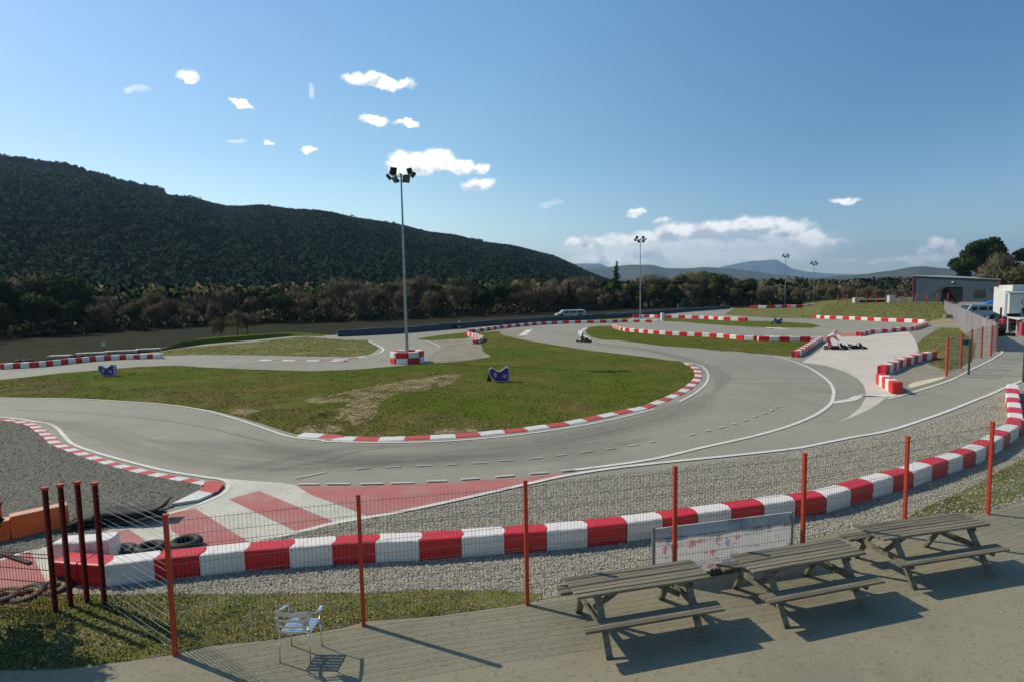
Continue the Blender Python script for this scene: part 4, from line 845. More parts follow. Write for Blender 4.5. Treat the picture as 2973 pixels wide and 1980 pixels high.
ro=['front','middle','back']; counts={}
for row,x,X,Y,h in front:
    if x<230: w=['ever1','pine1','ever2','bare1']; pr=[.4,.3,.2,.1]
    elif x<1350: w=['bare1','bare2','bare3','ever1','ever2']; pr=[.3,.28,.14,.16,.12]
    elif x<1760: w=['pine1','ever1','bare1','bare2','cone1']; pr=[.3,.2,.22,.14,.14] if row==0 else [.05,.05,.5,.35,.05]
    elif x<2200: w=['ever2','bare1','ever1','bare3','bare2']; pr=[.3,.28,.14,.14,.14]
    else: w=['bare1','bare2','bare3','ever2']; pr=[.35,.3,.2,.15]
    kd=random.choices(w,pr)[0]; key=(kd,row); counts[key]=counts.get(key,0)+1
    place_tree(kd,X,Y,h,f"{KD[kd][0]}, {ordinal(counts[key])} from the left in the {ro[row]} row of the tree line",f"trees in the {ro[row]} row of the tree line")
pt=at(1790,762,146); lone_=place_tree('cone1',pt.x,pt.y,pt.z,'tall pointed conifer standing above the bare trees near the second lamp post','lone conifers'); lone_.scale=(lone_.scale[0]*.62,lone_.scale[1]*.62,lone_.scale[2])
for x,by,h in ((645,985,2.9),(720,975,3.6),(690,972,3.)): g=G(x,by); place_tree('bare2',g.x,g.y,h,f"small leafless thicket in the brown field, {['left','right','middle'][(645,720,690).index(x)]} of three",'small bare thickets in the field')
# umbrella pine and brown trees behind the building
up_=make_tree('umbrella',15,31,MT['pine'],30000,'umbrella_pine'); pt=at(2880,690,150); up_.location=(pt.x,150,0); up_.scale=(1.0,1,pt.z/14.2); tag(up_,'large dark umbrella pine behind the blue-grey building','pine tree')
b2=make_tree('bare',12,33,MT['twig'],15000,'bare_tree'); pt=at(2925,735,118); b2.location=(pt.x,118,0); b2.scale=(1.15,1.1,pt.z/11.6); tag(b2,'tall brown leafless tree right of the umbrella pine','bare tree')
b3=make_tree('broad',10,35,MT['olive'],6000,'leafy_tree'); pt=at(2985,770,105); b3.location=(pt.x,105,0); b3.scale=(1.2,1.1,pt.z/9.5); tag(b3,'olive brown leafy tree above the white building','leafy tree')
b4=make_tree('bare',10,36,MT['twig'],6000,'bare_tree'); pt=at(2905,790,135); b4.location=(pt.x,135,0); b4.scale=(1.2,1.2,pt.z/9.5); tag(b4,'low grey leafless tree between the pine and the white building','bare tree')
# dark bush at the left edge by the clustered posts
bu=make_tree('broad',2.3,37,MT['pine'],4200,'conifer_bush'); bu.location=(-10.0,8.6,0); bu.scale=(1.15,1.1,1.); tag(bu,'dark green bush peeking in at the left edge','bush')
bu2=make_tree('broad',2.9,38,MT['pine'],4200,'conifer_bush'); bu2.location=(-8.6,7.6,0); bu2.scale=(1.35,1.25,1.45); tag(bu2,'dark green bush just outside the left edge casting the corner shadow','bush')
# undergrowth closing the foot of the tree line
rng=np.random.default_rng(40)
cs=[];rs=[]
for i in range(420):
    x=rng.uniform(-150,2680); by=np.interp(x,xs,[t[1] for t in TL]); g=G(x,by); d=g.y+rng.uniform(0,20); p=at(x,by,d); s=rng.uniform(.8,2.); cs.append((p.x,d,s*.5)); rs.append((s*1.3,s,s*.9))
V,NV=leaves_cloud(cs,rs,60000,.34); o=npmesh('undergrowth',V,np.arange(len(V)).reshape(-1,3),[MT['ever'],MT['twig']],mi=(rng.random(len(V)//3)<.5).astype(int),nrm=NV); tag(o,kind='stuff')
# ------------------------------------------------------------------ hill, wood and mountains
RID=[(-500,310),(-250,330),(0,352),(60,360),(150,372),(230,395),(300,412),(380,432),(450,448),(520,464),(600,466),(700,477),(850,497),(930,512),(1000,530),(1080,547),(1180,562),(1230,572),(1270,582),(1310,602),(1345,620),(1400,640),(1470,660)]
RID=[(a/.7919,b/.7919) for a,b in RID]; AE=[azel(*q) for q in RID]; azs=[a for a,_ in AE]; els=[e for _,e in AE]
def rdist(a): return np.interp(a,[-.8,-.5,-.1,.12],[820,900,1050,1250])
def zr(a): 
    e=np.interp(a,azs,els); return (CH+rdist(a)*math.tan(e)/1.0)-6.0
def hillz(a,d):
    D=rdist(a)/math.cos(0) ; f0=210; t=np.clip((d-f0)/(D-f0),0,1.0); Z=np.maximum(0,(CH-np.interp(a,[-.55,-.5],[14,8]))+D*np.tan(np.interp(a,azs,els)))
    z=Z*(t*(1.25-.25*t))*np.clip(t*3,0,1)**.25
    und=np.sin(a*23+d*.004)*.018*Z*np.sin(np.pi*t)+np.sin(a*61+1)*.012*Z*np.sin(np.pi*t)
    back=np.clip((d-D)/500,0,1); return z+und-back*Z*.9
na,nd=200,70; A_=np.linspace(azs[0],azs[-1],na); Dk=np.concatenate([np.linspace(205,1300,nd-6),np.linspace(1350,1800,6)])
AA,DD=np.meshgrid(A_,Dk,indexing='ij'); ZZ=hillz(AA,DD)-.5; V=np.stack([DD*np.sin(AA),DD*np.cos(AA),ZZ],-1).reshape(-1,3)
I=np.arange(na*nd).reshape(na,nd); Fh=np.stack([I[:-1,:-1],I[1:,:-1],I[1:,1:],I[:-1,1:]],-1).reshape(-1,4)[:,::-1]
o=npmesh('hill',V,Fh,[MT['hill']],smooth_=True); tag(o,kind='structure')
# wood covering the hill: every crown a lumpy clump, one uncountable mass
import bmesh
bmI=bmesh.new(); bmesh.ops.create_icosphere(bmI,subdivisions=1,radius=1); IV=np.array([v.co[:] for v in bmI.verts]); IF=np.array([[v.index for v in f.verts] for f in bmI.faces]); bmI.free()
def crowns(name,P,r,mats,hs=1.1,pick=None,nt_=28,sz=.55):
    n=len(P); d=rng.normal(size=(n,nt_,3)); d/=np.linalg.norm(d,axis=2)[:,:,None]; d[:,:,2]=np.abs(d[:,:,2])*1.0-.25
    C=P[:,None,:]+d*r[:,None,None]*rng.uniform(.55,1.05,(n,nt_,1))*np.array([1,1,hs])
    a=rng.normal(size=(n,nt_,3)); a/=np.linalg.norm(a,axis=2)[:,:,None]; b=np.cross(a,d+rng.normal(size=(n,nt_,3))*.6); b/=np.linalg.norm(b,axis=2)[:,:,None]
    k=(r[:,None,None]*sz*rng.uniform(.5,1.2,(n,nt_,1))); V=np.stack([C-a*k*.6-b*k*.5,C-a*k*.5+b*k*.6,C+a*k*.7],2).reshape(-1,3,3)
    Nn=(d*.8+rng.normal(0,.10,(n,nt_,3))+[0,0,.35]).reshape(-1,3); Nn/=np.linalg.norm(Nn,axis=1)[:,None]; V=orient(V,Nn).reshape(-1,3)
    o=npmesh(name,V,np.arange(len(V)).reshape(-1,3),mats,mi=np.repeat(rng.integers(0,len(mats),n) if pick is None else pick,nt_),nrm=np.repeat(Nn,3,0)); tag(o,kind='stuff'); return o
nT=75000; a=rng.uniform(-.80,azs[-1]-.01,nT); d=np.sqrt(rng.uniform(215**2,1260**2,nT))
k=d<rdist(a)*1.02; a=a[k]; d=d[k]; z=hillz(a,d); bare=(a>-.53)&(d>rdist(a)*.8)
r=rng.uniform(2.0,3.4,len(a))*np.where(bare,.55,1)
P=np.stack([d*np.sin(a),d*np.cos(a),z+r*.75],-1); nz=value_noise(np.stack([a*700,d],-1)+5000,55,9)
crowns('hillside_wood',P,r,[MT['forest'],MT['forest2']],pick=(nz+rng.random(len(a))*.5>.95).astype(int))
# ridge trees against the sky
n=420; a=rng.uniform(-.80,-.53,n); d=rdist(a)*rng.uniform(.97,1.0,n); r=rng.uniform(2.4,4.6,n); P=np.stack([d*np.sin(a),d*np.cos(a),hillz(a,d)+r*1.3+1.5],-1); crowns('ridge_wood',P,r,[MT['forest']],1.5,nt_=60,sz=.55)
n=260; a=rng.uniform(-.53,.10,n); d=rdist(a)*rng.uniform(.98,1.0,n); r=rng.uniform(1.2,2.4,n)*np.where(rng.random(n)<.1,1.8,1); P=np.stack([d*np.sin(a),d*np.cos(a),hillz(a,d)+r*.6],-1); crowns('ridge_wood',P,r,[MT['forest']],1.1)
a,e=azel(1385,688); a=np.array([a-.008,a-.003,a+.001,a+.004,a+.007]); d=rdist(a)*.99; r=np.array([3.6,3.,3.4,3.6,3.6]); P=np.stack([d*np.sin(a),d*np.cos(a),hillz(a,d)+5.5],-1); crowns('ridge_wood',P,r,[MT['forest']],1.1,nt_=60,sz=.5)
# flat wood between the tree line and the hills
n=12000; a=rng.uniform(-.75,.72,n); d=rng.uniform(118,420,n)**1.0; base=np.interp(np.degrees(a),[-43,-20,0,20,43],[100,135,138,165,235]); k=d>base; a,d=a[k],d[k]; r=rng.uniform(2.,3.6,len(a)); 
P=np.stack([d*np.sin(a),d*np.cos(a),r*.9+.8+np.where(a<.02,hillz(a,d),0)],-1); k=~((P[:,0]>85)&(P[:,1]<210)); onh=(np.where(a<.02,hillz(a,d),0)>2.5)&k; k2=k&~onh
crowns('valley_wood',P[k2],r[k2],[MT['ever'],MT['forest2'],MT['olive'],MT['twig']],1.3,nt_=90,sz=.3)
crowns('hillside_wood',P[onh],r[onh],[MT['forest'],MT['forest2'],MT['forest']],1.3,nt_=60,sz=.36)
# distant mountains
def mountain(name,ridge,D,depth,label=None,rough_=.0):
    pts=[(x/.7919,y/.7919) for x,y in ridge]; ae=[azel(*q) for q in pts]; aa=np.linspace(ae[0][0],ae[-1][0],140); ee=np.interp(aa,[q[0] for q in ae],[q[1] for q in ae]); 
    K=24; V=[]
    for i,(a_,e_) in enumerate(zip(aa,ee)):
        Z=max(5,CH+D*math.tan(e_)+D*rough_*(value_noise(np.array([[i*1.,3.]]),2.3,5)[0]-.5))
        for j in range(K):
            t=j/(K-1)
            if t<.7: dd=D-depth*(1-t/.7); zz=Z*(t/.7)**1.25*(1+.10*math.sin(i*.35+t*5)*(1-t/.7)*2)
            else: dd=D+depth*(t-.7); zz=Z*(1-(t-.7)/.3*.9)
            V.append((dd*math.sin(a_),dd*math.cos(a_),zz-2))
    I=np.arange(140*K).reshape(140,K); F_=np.stack([I[:-1,:-1],I[1:,:-1],I[1:,1:],I[:-1,1:]],-1).reshape(-1,4)[:,::-1]
    tag(npmesh(name,np.array(V),F_,[MT['mount']],smooth_=True),kind='structure')
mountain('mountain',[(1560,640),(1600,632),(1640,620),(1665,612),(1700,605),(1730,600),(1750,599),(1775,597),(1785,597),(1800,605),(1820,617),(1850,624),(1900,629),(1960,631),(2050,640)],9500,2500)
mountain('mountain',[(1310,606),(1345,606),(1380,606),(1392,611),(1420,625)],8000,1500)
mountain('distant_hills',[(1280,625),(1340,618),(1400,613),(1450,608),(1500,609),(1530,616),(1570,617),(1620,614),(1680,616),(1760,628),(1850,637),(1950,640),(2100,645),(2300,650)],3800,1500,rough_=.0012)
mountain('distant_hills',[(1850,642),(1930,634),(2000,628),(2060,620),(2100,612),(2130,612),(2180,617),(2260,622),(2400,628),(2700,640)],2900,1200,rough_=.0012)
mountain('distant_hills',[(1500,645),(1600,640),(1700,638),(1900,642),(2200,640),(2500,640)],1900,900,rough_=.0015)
# ------------------------------------------------------------------ belt wall along the far road
wl=smooth(ground(cE((190,302),(600,281),(950,251),(1300,222),(1660,200),(2000,180),(2355,161))+cR1((500,418),(800,403),(1000,388),(1300,360),(1500,345),(1750,328))),6)
P,tot=resample(wl,34); tw=empty('tyre_wall',P[0],0,label='long low navy rubber wall lining the far road',cat='crash wall')
for i in range(34):
    a=P[i]-P[0];b=P[i+1]-P[0]; d=(b-a).normalized(); m=MB(); n_=Vector((-d.y,d.x,0)); hh=.78+.05*math.sin(i*2.1)
    c=(a+b)/2+n_*.3; m.box((c.x,c.y,hh/2),((b-a).length-.04,.6,hh),math.atan2(d.y,d.x),top=.985); m.build('belt_section',MT['belt'],tw,bevel=.05)
# ------------------------------------------------------------------ small distant things
def van(base,l,label,rz,mbody,name='van',h=2.0,cat='van'):
    r=empty(name,base,rz,label=label,cat=cat); m=MB(); w=1.9
    prof=[(0,.35),(0,h*.93),(.15,h),(l*.76,h),(l*.86,h*.62+.02),(l*.99,h*.50),(l,.35)]
    V=[(x,y,z) for y in(-w/2,w/2) for x,z in prof]; n=len(prof)
    m.add(V,[(i,(i+1)%n,n+(i+1)%n,n+i) for i in range(n)]+[tuple(range(n)),tuple(range(n,2*n))[::-1]]); m.build('body',mbody,r,bevel=.05,fixn=True)
    for s in (-1,1):
        for x0,x1 in ((l*.08,l*.30),(l*.34,l*.55),(l*.6,l*.74)):
            m=MB(); m.box(((x0+x1)/2,s*(w/2+.004),h*.72),(x1-x0,.012,h*.24)); m.build('window',MT['glass'],r)
    m=MB(); a=Vector((l*.765,0,h*.97)); b=Vector((l*.855,0,h*.66)); m.beam(a+Vector((.02,0,0)),b+Vector((.02,0,0)),w*.86,.02,upv=(1,0,1)); m.build('windscreen',MT['glass'],r)
    for x in (l*.18,l*.82):
        for s in (-1,1):
            m=MB(); m.tube((x,s*(w/2-.2),.33),(x,s*(w/2+.01),.33),.33,n=18); m.build('wheel',MT['rubber'],r)
bp=at(1697,905,106); van((bp.x,106,-.03),5.4,'long white car parked behind the navy wall, lower half hidden',math.pi+.12,mat('car_white',(.42,.44,.42),.4),'estate_car',h=1.32,cat='car')
vp=at(2887,905,77); van((vp.x,77,0),4.6,'grey-blue van parked between the building and the white canopy',math.pi-.1,MT['carblue'],h=1.95)
# metal shed
def bld():
    zt=.9; a=Vector((at(2652,880,127).x,127,zt)); b=Vector((at(2898,880,115).x,115,zt)); d=b-a; l=d.length; r=empty('metal_building',a,math.atan2(d.y,d.x),label='large blue-grey metal clad building with red edges and dark opening',cat='building')
    hl=at(2652,801,127).z-zt; hr=at(2898,812,115).z-zt; D=14
    def wall_top(x): return hl+(hr-hl)*x/l
    ox0,ox1,oh=l*.355,l*.60,3.1
    m=MB(); X=[0,ox0,ox1,l]
    for i in range(3):
        x0,x1=X[i],X[i+1]; z0=oh if i==1 else 0
        m.add([(x0,0,z0),(x1,0,z0),(x1,0,wall_top(x1)),(x0,0,wall_top(x0))],[(0,1,2,3)])
    m.add([(0,0,0),(0,D,0),(0,D,hl),(0,0,hl)],[(0,1,2,3)]); m.add([(l,0,0),(l,D,0),(l,D,hr),(l,0,hr)],[(0,1,2,3)]); m.add([(0,D,0),(l,D,0),(l,D,hr),(0,D,hl)],[(0,1,2,3)])
    for x in np.arange(.5,l,.5):
        if ox0-.1<x<ox1+.1: m.box((x,-.012,(oh+wall_top(x))/2),(.06,.02,wall_top(x)-oh))
        else: m.box((x,-.012,wall_top(x)/2),(.06,.02,wall_top(x)))
    m.build('wall',MT['clad'],r,fixn=False)
    m=MB(); m.add([(-.3,-.3,hl+.05),(l+.3,-.3,hr+.05),(l+.3,D+.3,hr+.05),(-.3,D+.3,hl+.05)],[(0,1,2,3)]); o=m.build('roof',MT['roofgrey'],r); s=o.modifiers.new('s','SOLIDIFY'); s.thickness=.12
    for x,hh in ((-.12,hl-.1),(l+.12,hr-.1)):
        m=MB(); m.box((x,-.1,hh/2),(.22,.2,hh)); m.build('corner_trim',MT['trimred'],r)
    m=MB(); m.box((l*.47,.03+.6,oh/2),(ox1-ox0,.9,oh-.02)); m.build('dark_doorway',MT['black'],r)  # black box fills the opening in place of the unlit interior
    m=MB(); m.add([(ox0-1.4,-2.2,oh*.45),(ox0-.2,-2.4,oh*.55),(ox0+.7,-.1,oh),(ox0-.1,-.1,oh*1.0),(ox0-.8,-.4,oh*.75)],[(0,1,2,3,4)]); m.add([(ox0+.1,-1.,0),(ox0+.5,-1.,0),(ox0+.7,-.1,oh),(ox0+.1,-.1,oh)],[(0,1,2,3)]); o=m.build('awning',MT['black'],r); s=o.modifiers.new('s','SOLIDIFY'); s.thickness=.05
    m=MB(); m.box((l*.79,-.05,1.75),(1.75,.08,1.6)); m.build('window',MT['glass'],r)
    m=MB(); m.box((l*.48,-.12,hl*.72),(.35,.2,.25)); m.build('wall_lamp',MT['render'],r)
    return r
bld()
for i,(x,w_,h_,dd,lb) in enumerate(((2748,1.6,1.0,112,'black stack left of the dark doorway'),(2770,2.6,.9,110,'long black pile standing in for shadow before the dark doorway'),(2805,3.2,.7,108,'low black pile standing in for shadow right of the dark doorway'),(2835,2.2,.55,106,'small black pile beneath the shed window'))):  # the long and low piles are added in place of ground shadow
    p=at(x,890,dd); m=MB(); 
    for j in range(7): m.torus((p.x+random.uniform(-w_/2,w_/2),dd+random.uniform(-.4,.4),.9*(1 if x<2790 else .3)+.12+.22*(j%max(1,int(h_/.22)))),.24,.1,16,6)
    tag(m.build('tyre_stack',MT['rubber'],smooth_=True),lb,'tyres','dark tyre piles before the metal building')
p=at(2870,880,86); m=MB(); V=[(-2.0,-1,0),(2.0,-1,0),(2.2,1,0),(-1.8,1,0),(-1.2,-.8,1.2),(1.0,-.7,1.9),(1.6,.7,1.7),(-.6,.8,1.2)]
m.add([(x+p.x,y+86,z+.55) for x,y,z in V],[(0,1,5,4),(1,2,6,5),(2,3,7,6),(3,0,4,7),(4,5,6,7)]); m.add([(x+p.x,y+86,z) for x,y,z in ((-2,-1,0),(2,-1,0),(2.2,1,0),(-1.8,1,0),(-2,-1,.55),(2,-1,.55),(2.2,1,.55),(-1.8,1,.55))],[(0,1,5,4),(1,2,6,5),(2,3,7,6),(3,0,4,7)]); tag(m.build('covered_pile',MT['tarp'],bevel=.1,fixn=True),'bright blue tarpaulin thrown over a pile by the building','tarpaulin')
p=at(2838,882,92); m=MB(); m.box((p.x,92,.35),(1.5,.8,.7)); m.box((p.x+.2,92,.95),(.9,.7,.5)); tag(m.build('yellow_crates',MT['yellow'],bevel=.03),'yellow crates stacked left of the blue tarpaulin','crates')
# white building with canopy
def whiteb():
    g=G(2921,968); g2=G(2893,962); a=Vector((g.x,g.y,0)); r=empty('white_building',a,0,label='white flat roofed building with open front at the right edge',cat='building')
    zt=at(2921,853,a.y).z; h=zt; far=Vector((at(2893,833,a.y+11).x-a.x,11,0)); l=9.
    hf=at(2893,834,a.y+11).z
    m=MB(); m.box((l/2,-.1,h-.95),(l,.2,1.9)); m.build('fascia',MT['render'],r)
    m=MB(); m.add([(0,0,h-2.2),(far.x,far.y,h-2.2),(far.x,far.y,hf),(0,0,h)],[(0,1,2,3)]); o=m.build('side_wall',MT['render'],r); s=o.modifiers.new('s','SOLIDIFY'); s.thickness=.2
    m=MB(); m.add([(far.x,far.y,0),(far.x+1.5,far.y,0),(far.x+1.5,far.y,h),(far.x,far.y,h)],[(0,1,2,3)]); m.add([(far.x+.8,far.y*.5,0),(l,far.y*.5,0),(l,far.y*.5,h-.2),(far.x+.8,far.y*.5,h-.2)],[(0,1,2,3)]); o=m.build('back_wall',mat('shaded_wall_paint',(.22,.23,.21),.9),r)  # back wall grey has the shade under the roof put into its colour
    m=MB(); m.add([(-.1,-.25,h+.05),(l,-.25,h+.05),(l,far.y,hf+.05),(far.x-.1,far.y,hf+.05)],[(0,1,2,3)]); o=m.build('roof',MT['roofgrey'],r); s=o.modifiers.new('s','SOLIDIFY'); s.thickness=.12
    m=MB(); m.box((3.4,3,h+.4),(2.2,1.6,.75)); m.build('roof_unit',MT['render'],r)
    m=MB(); m.box((l/2+.6,-.25,h-1.65),(l-1.2,.08,.5)); m.build('dark_band',MT['dark'],r)
    m=MB(); m.add([(0,-1.4,h-2.35),(l,-1.4,h-2.35),(l,0,h-2.2),(0,0,h-2.2)],[(0,1,2,3)]); o=m.build('canopy',MT['cream'],r); s=o.modifiers.new('s','SOLIDIFY'); s.thickness=.12
    m=MB(); 
    for k in range(24): 
        t0,t1=2*math.pi*k/24,2*math.pi*(k+1)/24; m.add([(1.7+.62*math.cos(t0),-.215,h-.85+.33*math.sin(t0)),(1.7+.62*math.cos(t1),-.215,h-.85+.33*math.sin(t1)),(1.7+.5*math.cos(t1),-.215,h-.85+.25*math.sin(t1)),(1.7+.5*math.cos(t0),-.215,h-.85+.25*math.sin(t0))],[(0,1,2,3)])
    m.box((1.7,-.21,h-.85),(.55,.01,.12)); m.build('emblem',MT['emblem'],r)
    for x in (.12,1.0,1.95): m=MB(); m.tube((x,-1.2 if x>1.5 else .0,0),(x,-1.2 if x>1.5 else .0,h-2.2),.06,n=8); m.build('canopy_post',MT['render'],r)
    m=MB(); m.box((far.x+.3,far.y*.75,1.3),(.5,.5,2.6)); m.build('pillar',MT['render'],r)
    m=MB(); m.box((2.2,2.2,1.2),(2.,.1,2.3)); m.build('doorway',MT['glass'],r)
whiteb()
# fence beside the pit road: mesh, then windbreak fabric beyond
pf=[G(*q) for q in cR2((1620,950),(1755,880),(1850,820),(1950,780),(2040,762),(2095,716))]
ff=empty('fence',pf[0],0,label='wire fence on red posts beside the pit road, fabric covered beyond',cat='fence')
for q in pf: o=post_mb(2.0,.075).build('post',MT['postred'],ff); child_at(o,ff,q)
for a,b in zip(pf[:-1],pf[1:]): mesh_panel(a-pf[0],b-pf[0],1.95,ff,MT['wire'],vstep=.12,hstep=.3,r=.004,rh=.005)
far=Vector((at(2742,900,95).x,95,0)); Pf,_=resample([pf[-1],far],20)
for i,(a,b) in enumerate(zip(Pf[:-1],Pf[1:])):
    a=a-pf[0];b=b-pf[0]; m=MB(); m.add([(a.x,a.y,.05),(b.x,b.y,.05),(b.x,b.y,1.95),(a.x,a.y,1.95)],[(0,1,2,3)]); o=m.build('windbreak_panel',MT['fabric'],ff); s=o.modifiers.new('s','SOLIDIFY'); s.thickness=.01
    o=post_mb(2.05,.075).build('post',MT['galv'],ff); child_at(o,ff,Pf[i+1])
# fence on the mound
mfp=[at(2432,884,119),at(2752,890,110)]; Pm,_=resample(mfp,11); fm=empty('fence',(Pm[0].x,Pm[0].y,.9),0,label='low wire fence on red posts along the top of the mound',cat='fence')
for q in Pm: o=post_mb(2.1,.12).build('post',MT['postred'],fm); child_at(o,fm,(q.x,q.y,.9))
for a,b in zip(Pm[:-1],Pm[1:]):
    a=a-Pm[0];b=b-Pm[0]; m=MB()
    for z in np.arange(.1,2.0,.2): m.tube((a.x,a.y,z),(b.x,b.y,z),.006,n=3,cap=False)
    for i in range(12): p=a.lerp(b,i/12); m.tube((p.x,p.y,.05),(p.x,p.y,2),.005,n=3,cap=False)
    m.build('wire_panel',MT['wire'],fm)
for x,w_,h_,dd,mm,lb,nm in ((2492,2.2,1.1,128,'cream','low cream crate behind the mound fence, left of three','crate'),(2586,1.2,1.5,126,'cream','upright white cabinet behind the mound fence','cabinet'),(2530,6,.5,128,'black','long low black trailer behind the mound fence','trailer')):
    p=at(x,884,dd); m=MB(); m.box((p.x,dd,.9+h_/2),(w_,.9,h_)); m.box((p.x,dd,.9+h_+.03),(w_*1.04,1.,.06)); tag(m.build(nm,MT[mm],bevel=.03),lb,nm)
p=at(2625,884,124); m=MB()
for i in range(26):
    a=Vector((p.x+random.uniform(-2.4,2.4),124+random.uniform(-.5,.5),.9)); m.tube(a,a+Vector((random.uniform(-1.4,1.4),0,random.uniform(.6,1.7))),.05,n=5)
tag(m.build('scrap_heap',MT['wireb']),'tangled heap of pale metal tubes behind the mound fence','scrap metal')
# board with emblem on the fence
p=at(2754,934,88); sg=empty('sign_board',(p.x,78,0),0,label='pale board with grey emblem at the far end of the fabric fence',cat='sign')
d_=78; x0=at(2740,930,d_).x-p.x; x1=at(2768,930,d_).x-p.x; z0=max(.1,at(2754,950,d_).z); z1=at(2754,914,d_).z
m=MB(); m.box(((x0+x1)/2,0,(z0+z1)/2),(x1-x0,.08,z1-z0)); m.build('board',MT['cream'],sg)
m=MB(); cx=(x0+x1)/2; m.prism([(cx-.42,0),(cx+.42,0),(cx+.3,.35),(cx+.05,.5),(cx-.1,.36),(cx-.3,.46)],0,.02); o=m.build('emblem',MT['emblem'],sg); o.rotation_euler=(math.pi/2,0,0); o.location=(0,-.045,(z0+z1)/2-.2)
for s in (x0+.1,x1-.1): m=MB(); m.tube((s,.05,0),(s,.05,z0+.2),.04); m.build('post',MT['galv'],sg)
q=G(2812,1087); m=post_mb(1.85,.07); o=m.build('gate_post',MT['greenbox']); o.location=q; tag(o,'dark green post standing on the white pit road line','post')
q=G(2971,1108); o=post_mb(2.3,.08).build('gate_post',MT['greenbox']); o.location=q; tag(o,'dark green post at the right edge above the block row','post')
q=G(2793,1070); m=MB(); m.box((q.x+.12,q.y-.05,1.5),(.3,.02,.3)); tag(m.build('small_sign',MT['greenbox']),'small square green sign on the pit road fence','sign')
q=G(303,1030); r=empty('small_sign',q,0,label='small pale sign on a thin post in the left field',cat='sign'); m=MB(); m.box((0,0,.95),(.36,.03,.42)); m.build('plate',mat('pale_grey_sign',(.30,.34,.35),.6),r); m=MB(); m.tube((0,.03,0),(0,.03,.8),.02); m.build('post',MT['dark'],r)
q=G(1874,912); r=empty('round_sign',(q.x,q.y,0),0,label='round olive sign disc on a post beyond the navy wall',cat='sign'); m=MB(); m.tube((0,0,1.55),(0,.04,1.55),.45,n=20); 
m=MB(); n=20; m.add([(.42*math.cos(2*math.pi*i/n),0,1.75+.42*math.sin(2*math.pi*i/n)) for i in range(n)],[tuple(range(n))]); o=m.build('disc',mat('olive_sign',(.16,.17,.09),.7),r); s=o.modifiers.new('s','SOLIDIFY'); s.thickness=.03
m=MB(); m.tube((0,.05,0),(0,.05,1.5),.05); m.build('post',MT['dark'],r)
q=at(1977,898,132); m=MB(); m.box((q.x,132,.6),(1.5,1.2,1.2)); m.box((q.x,132,1.23),(1.6,1.3,.08)); tag(m.build('green_bin',MT['greenbox'],bevel=.03),'dark green bin at the foot of the tree line beyond the wall','bin')
q=G(1923,930); r=empty('marker_box',q,.2,label='white upright box at the junction of the two far rows',cat='marker box'); m=MB(); m.box((0,0,.55),(.5,.5,1.1),top=.92); m.build('box',MT['render'],r,bevel=.03); m=MB(); m.box((.27,0,.5),(.06,.46,.95)); m.build('side_plate',MT['galv'],r)
# small white house on the slope
p=at(838,842,330); r=empty('house',(p.x,330,p.z-2.5),.3,label='small white house half hidden on the wooded slope',cat='house')
m=MB(); m.box((0,0,2),(9,6,6)); m.build('wall',MT['render'],r); m=MB(); m.add([(-5,-3.4,5),(5,-3.4,5),(5,0,6.6),(-5,0,6.6),(-5,3.4,5),(5,3.4,5)],[(0,1,2,3),(3,2,5,4)]); m.build('roof',mat('roof_tile',(.25,.12,.08),.8),r); m=MB(); m.box((1.5,-3.02,3),(1,.05,1.6)); m.box((-2,-3.02,3),(1,.05,1.6)); m.build('window',MT['glass'],r)
# discarded slabs and tyres behind the far left row
for i,(x,y,w_) in enumerate(((175,1040,1.6),(265,1032,2.2),(352,1026,2.6),(430,1020,2.))):
    g=G(x,y); m=MB(); m.box((g.x,g.y,.22),(w_,.7,.08),.3); m.box((g.x+.2,g.y+.2,.10),(w_*.8,.6,.16),.25); tag(m.build('slab_pile',MT['fadedwhite'],bevel=.01),f"low pale slab pile behind the far left blocks, {ordinal(i+1)} from the left",'slabs','slab piles behind the far left blocks')
for i,(x,y) in enumerate(((60,1052),(220,1038),(375,1024))):
    g=G(x,y); m=MB(); m.torus((g.x,g.y,.12),.28,.1,16,6); m.torus((g.x+.5,g.y+.1,.12),.28,.1,16,6); tag(m.build('tyre_stack',MT['rubber'],smooth_=True),f"pair of black tyres lying behind the far left blocks, {ordinal(i+1)} from the left",'tyres','stacked tyres behind the far left blocks')
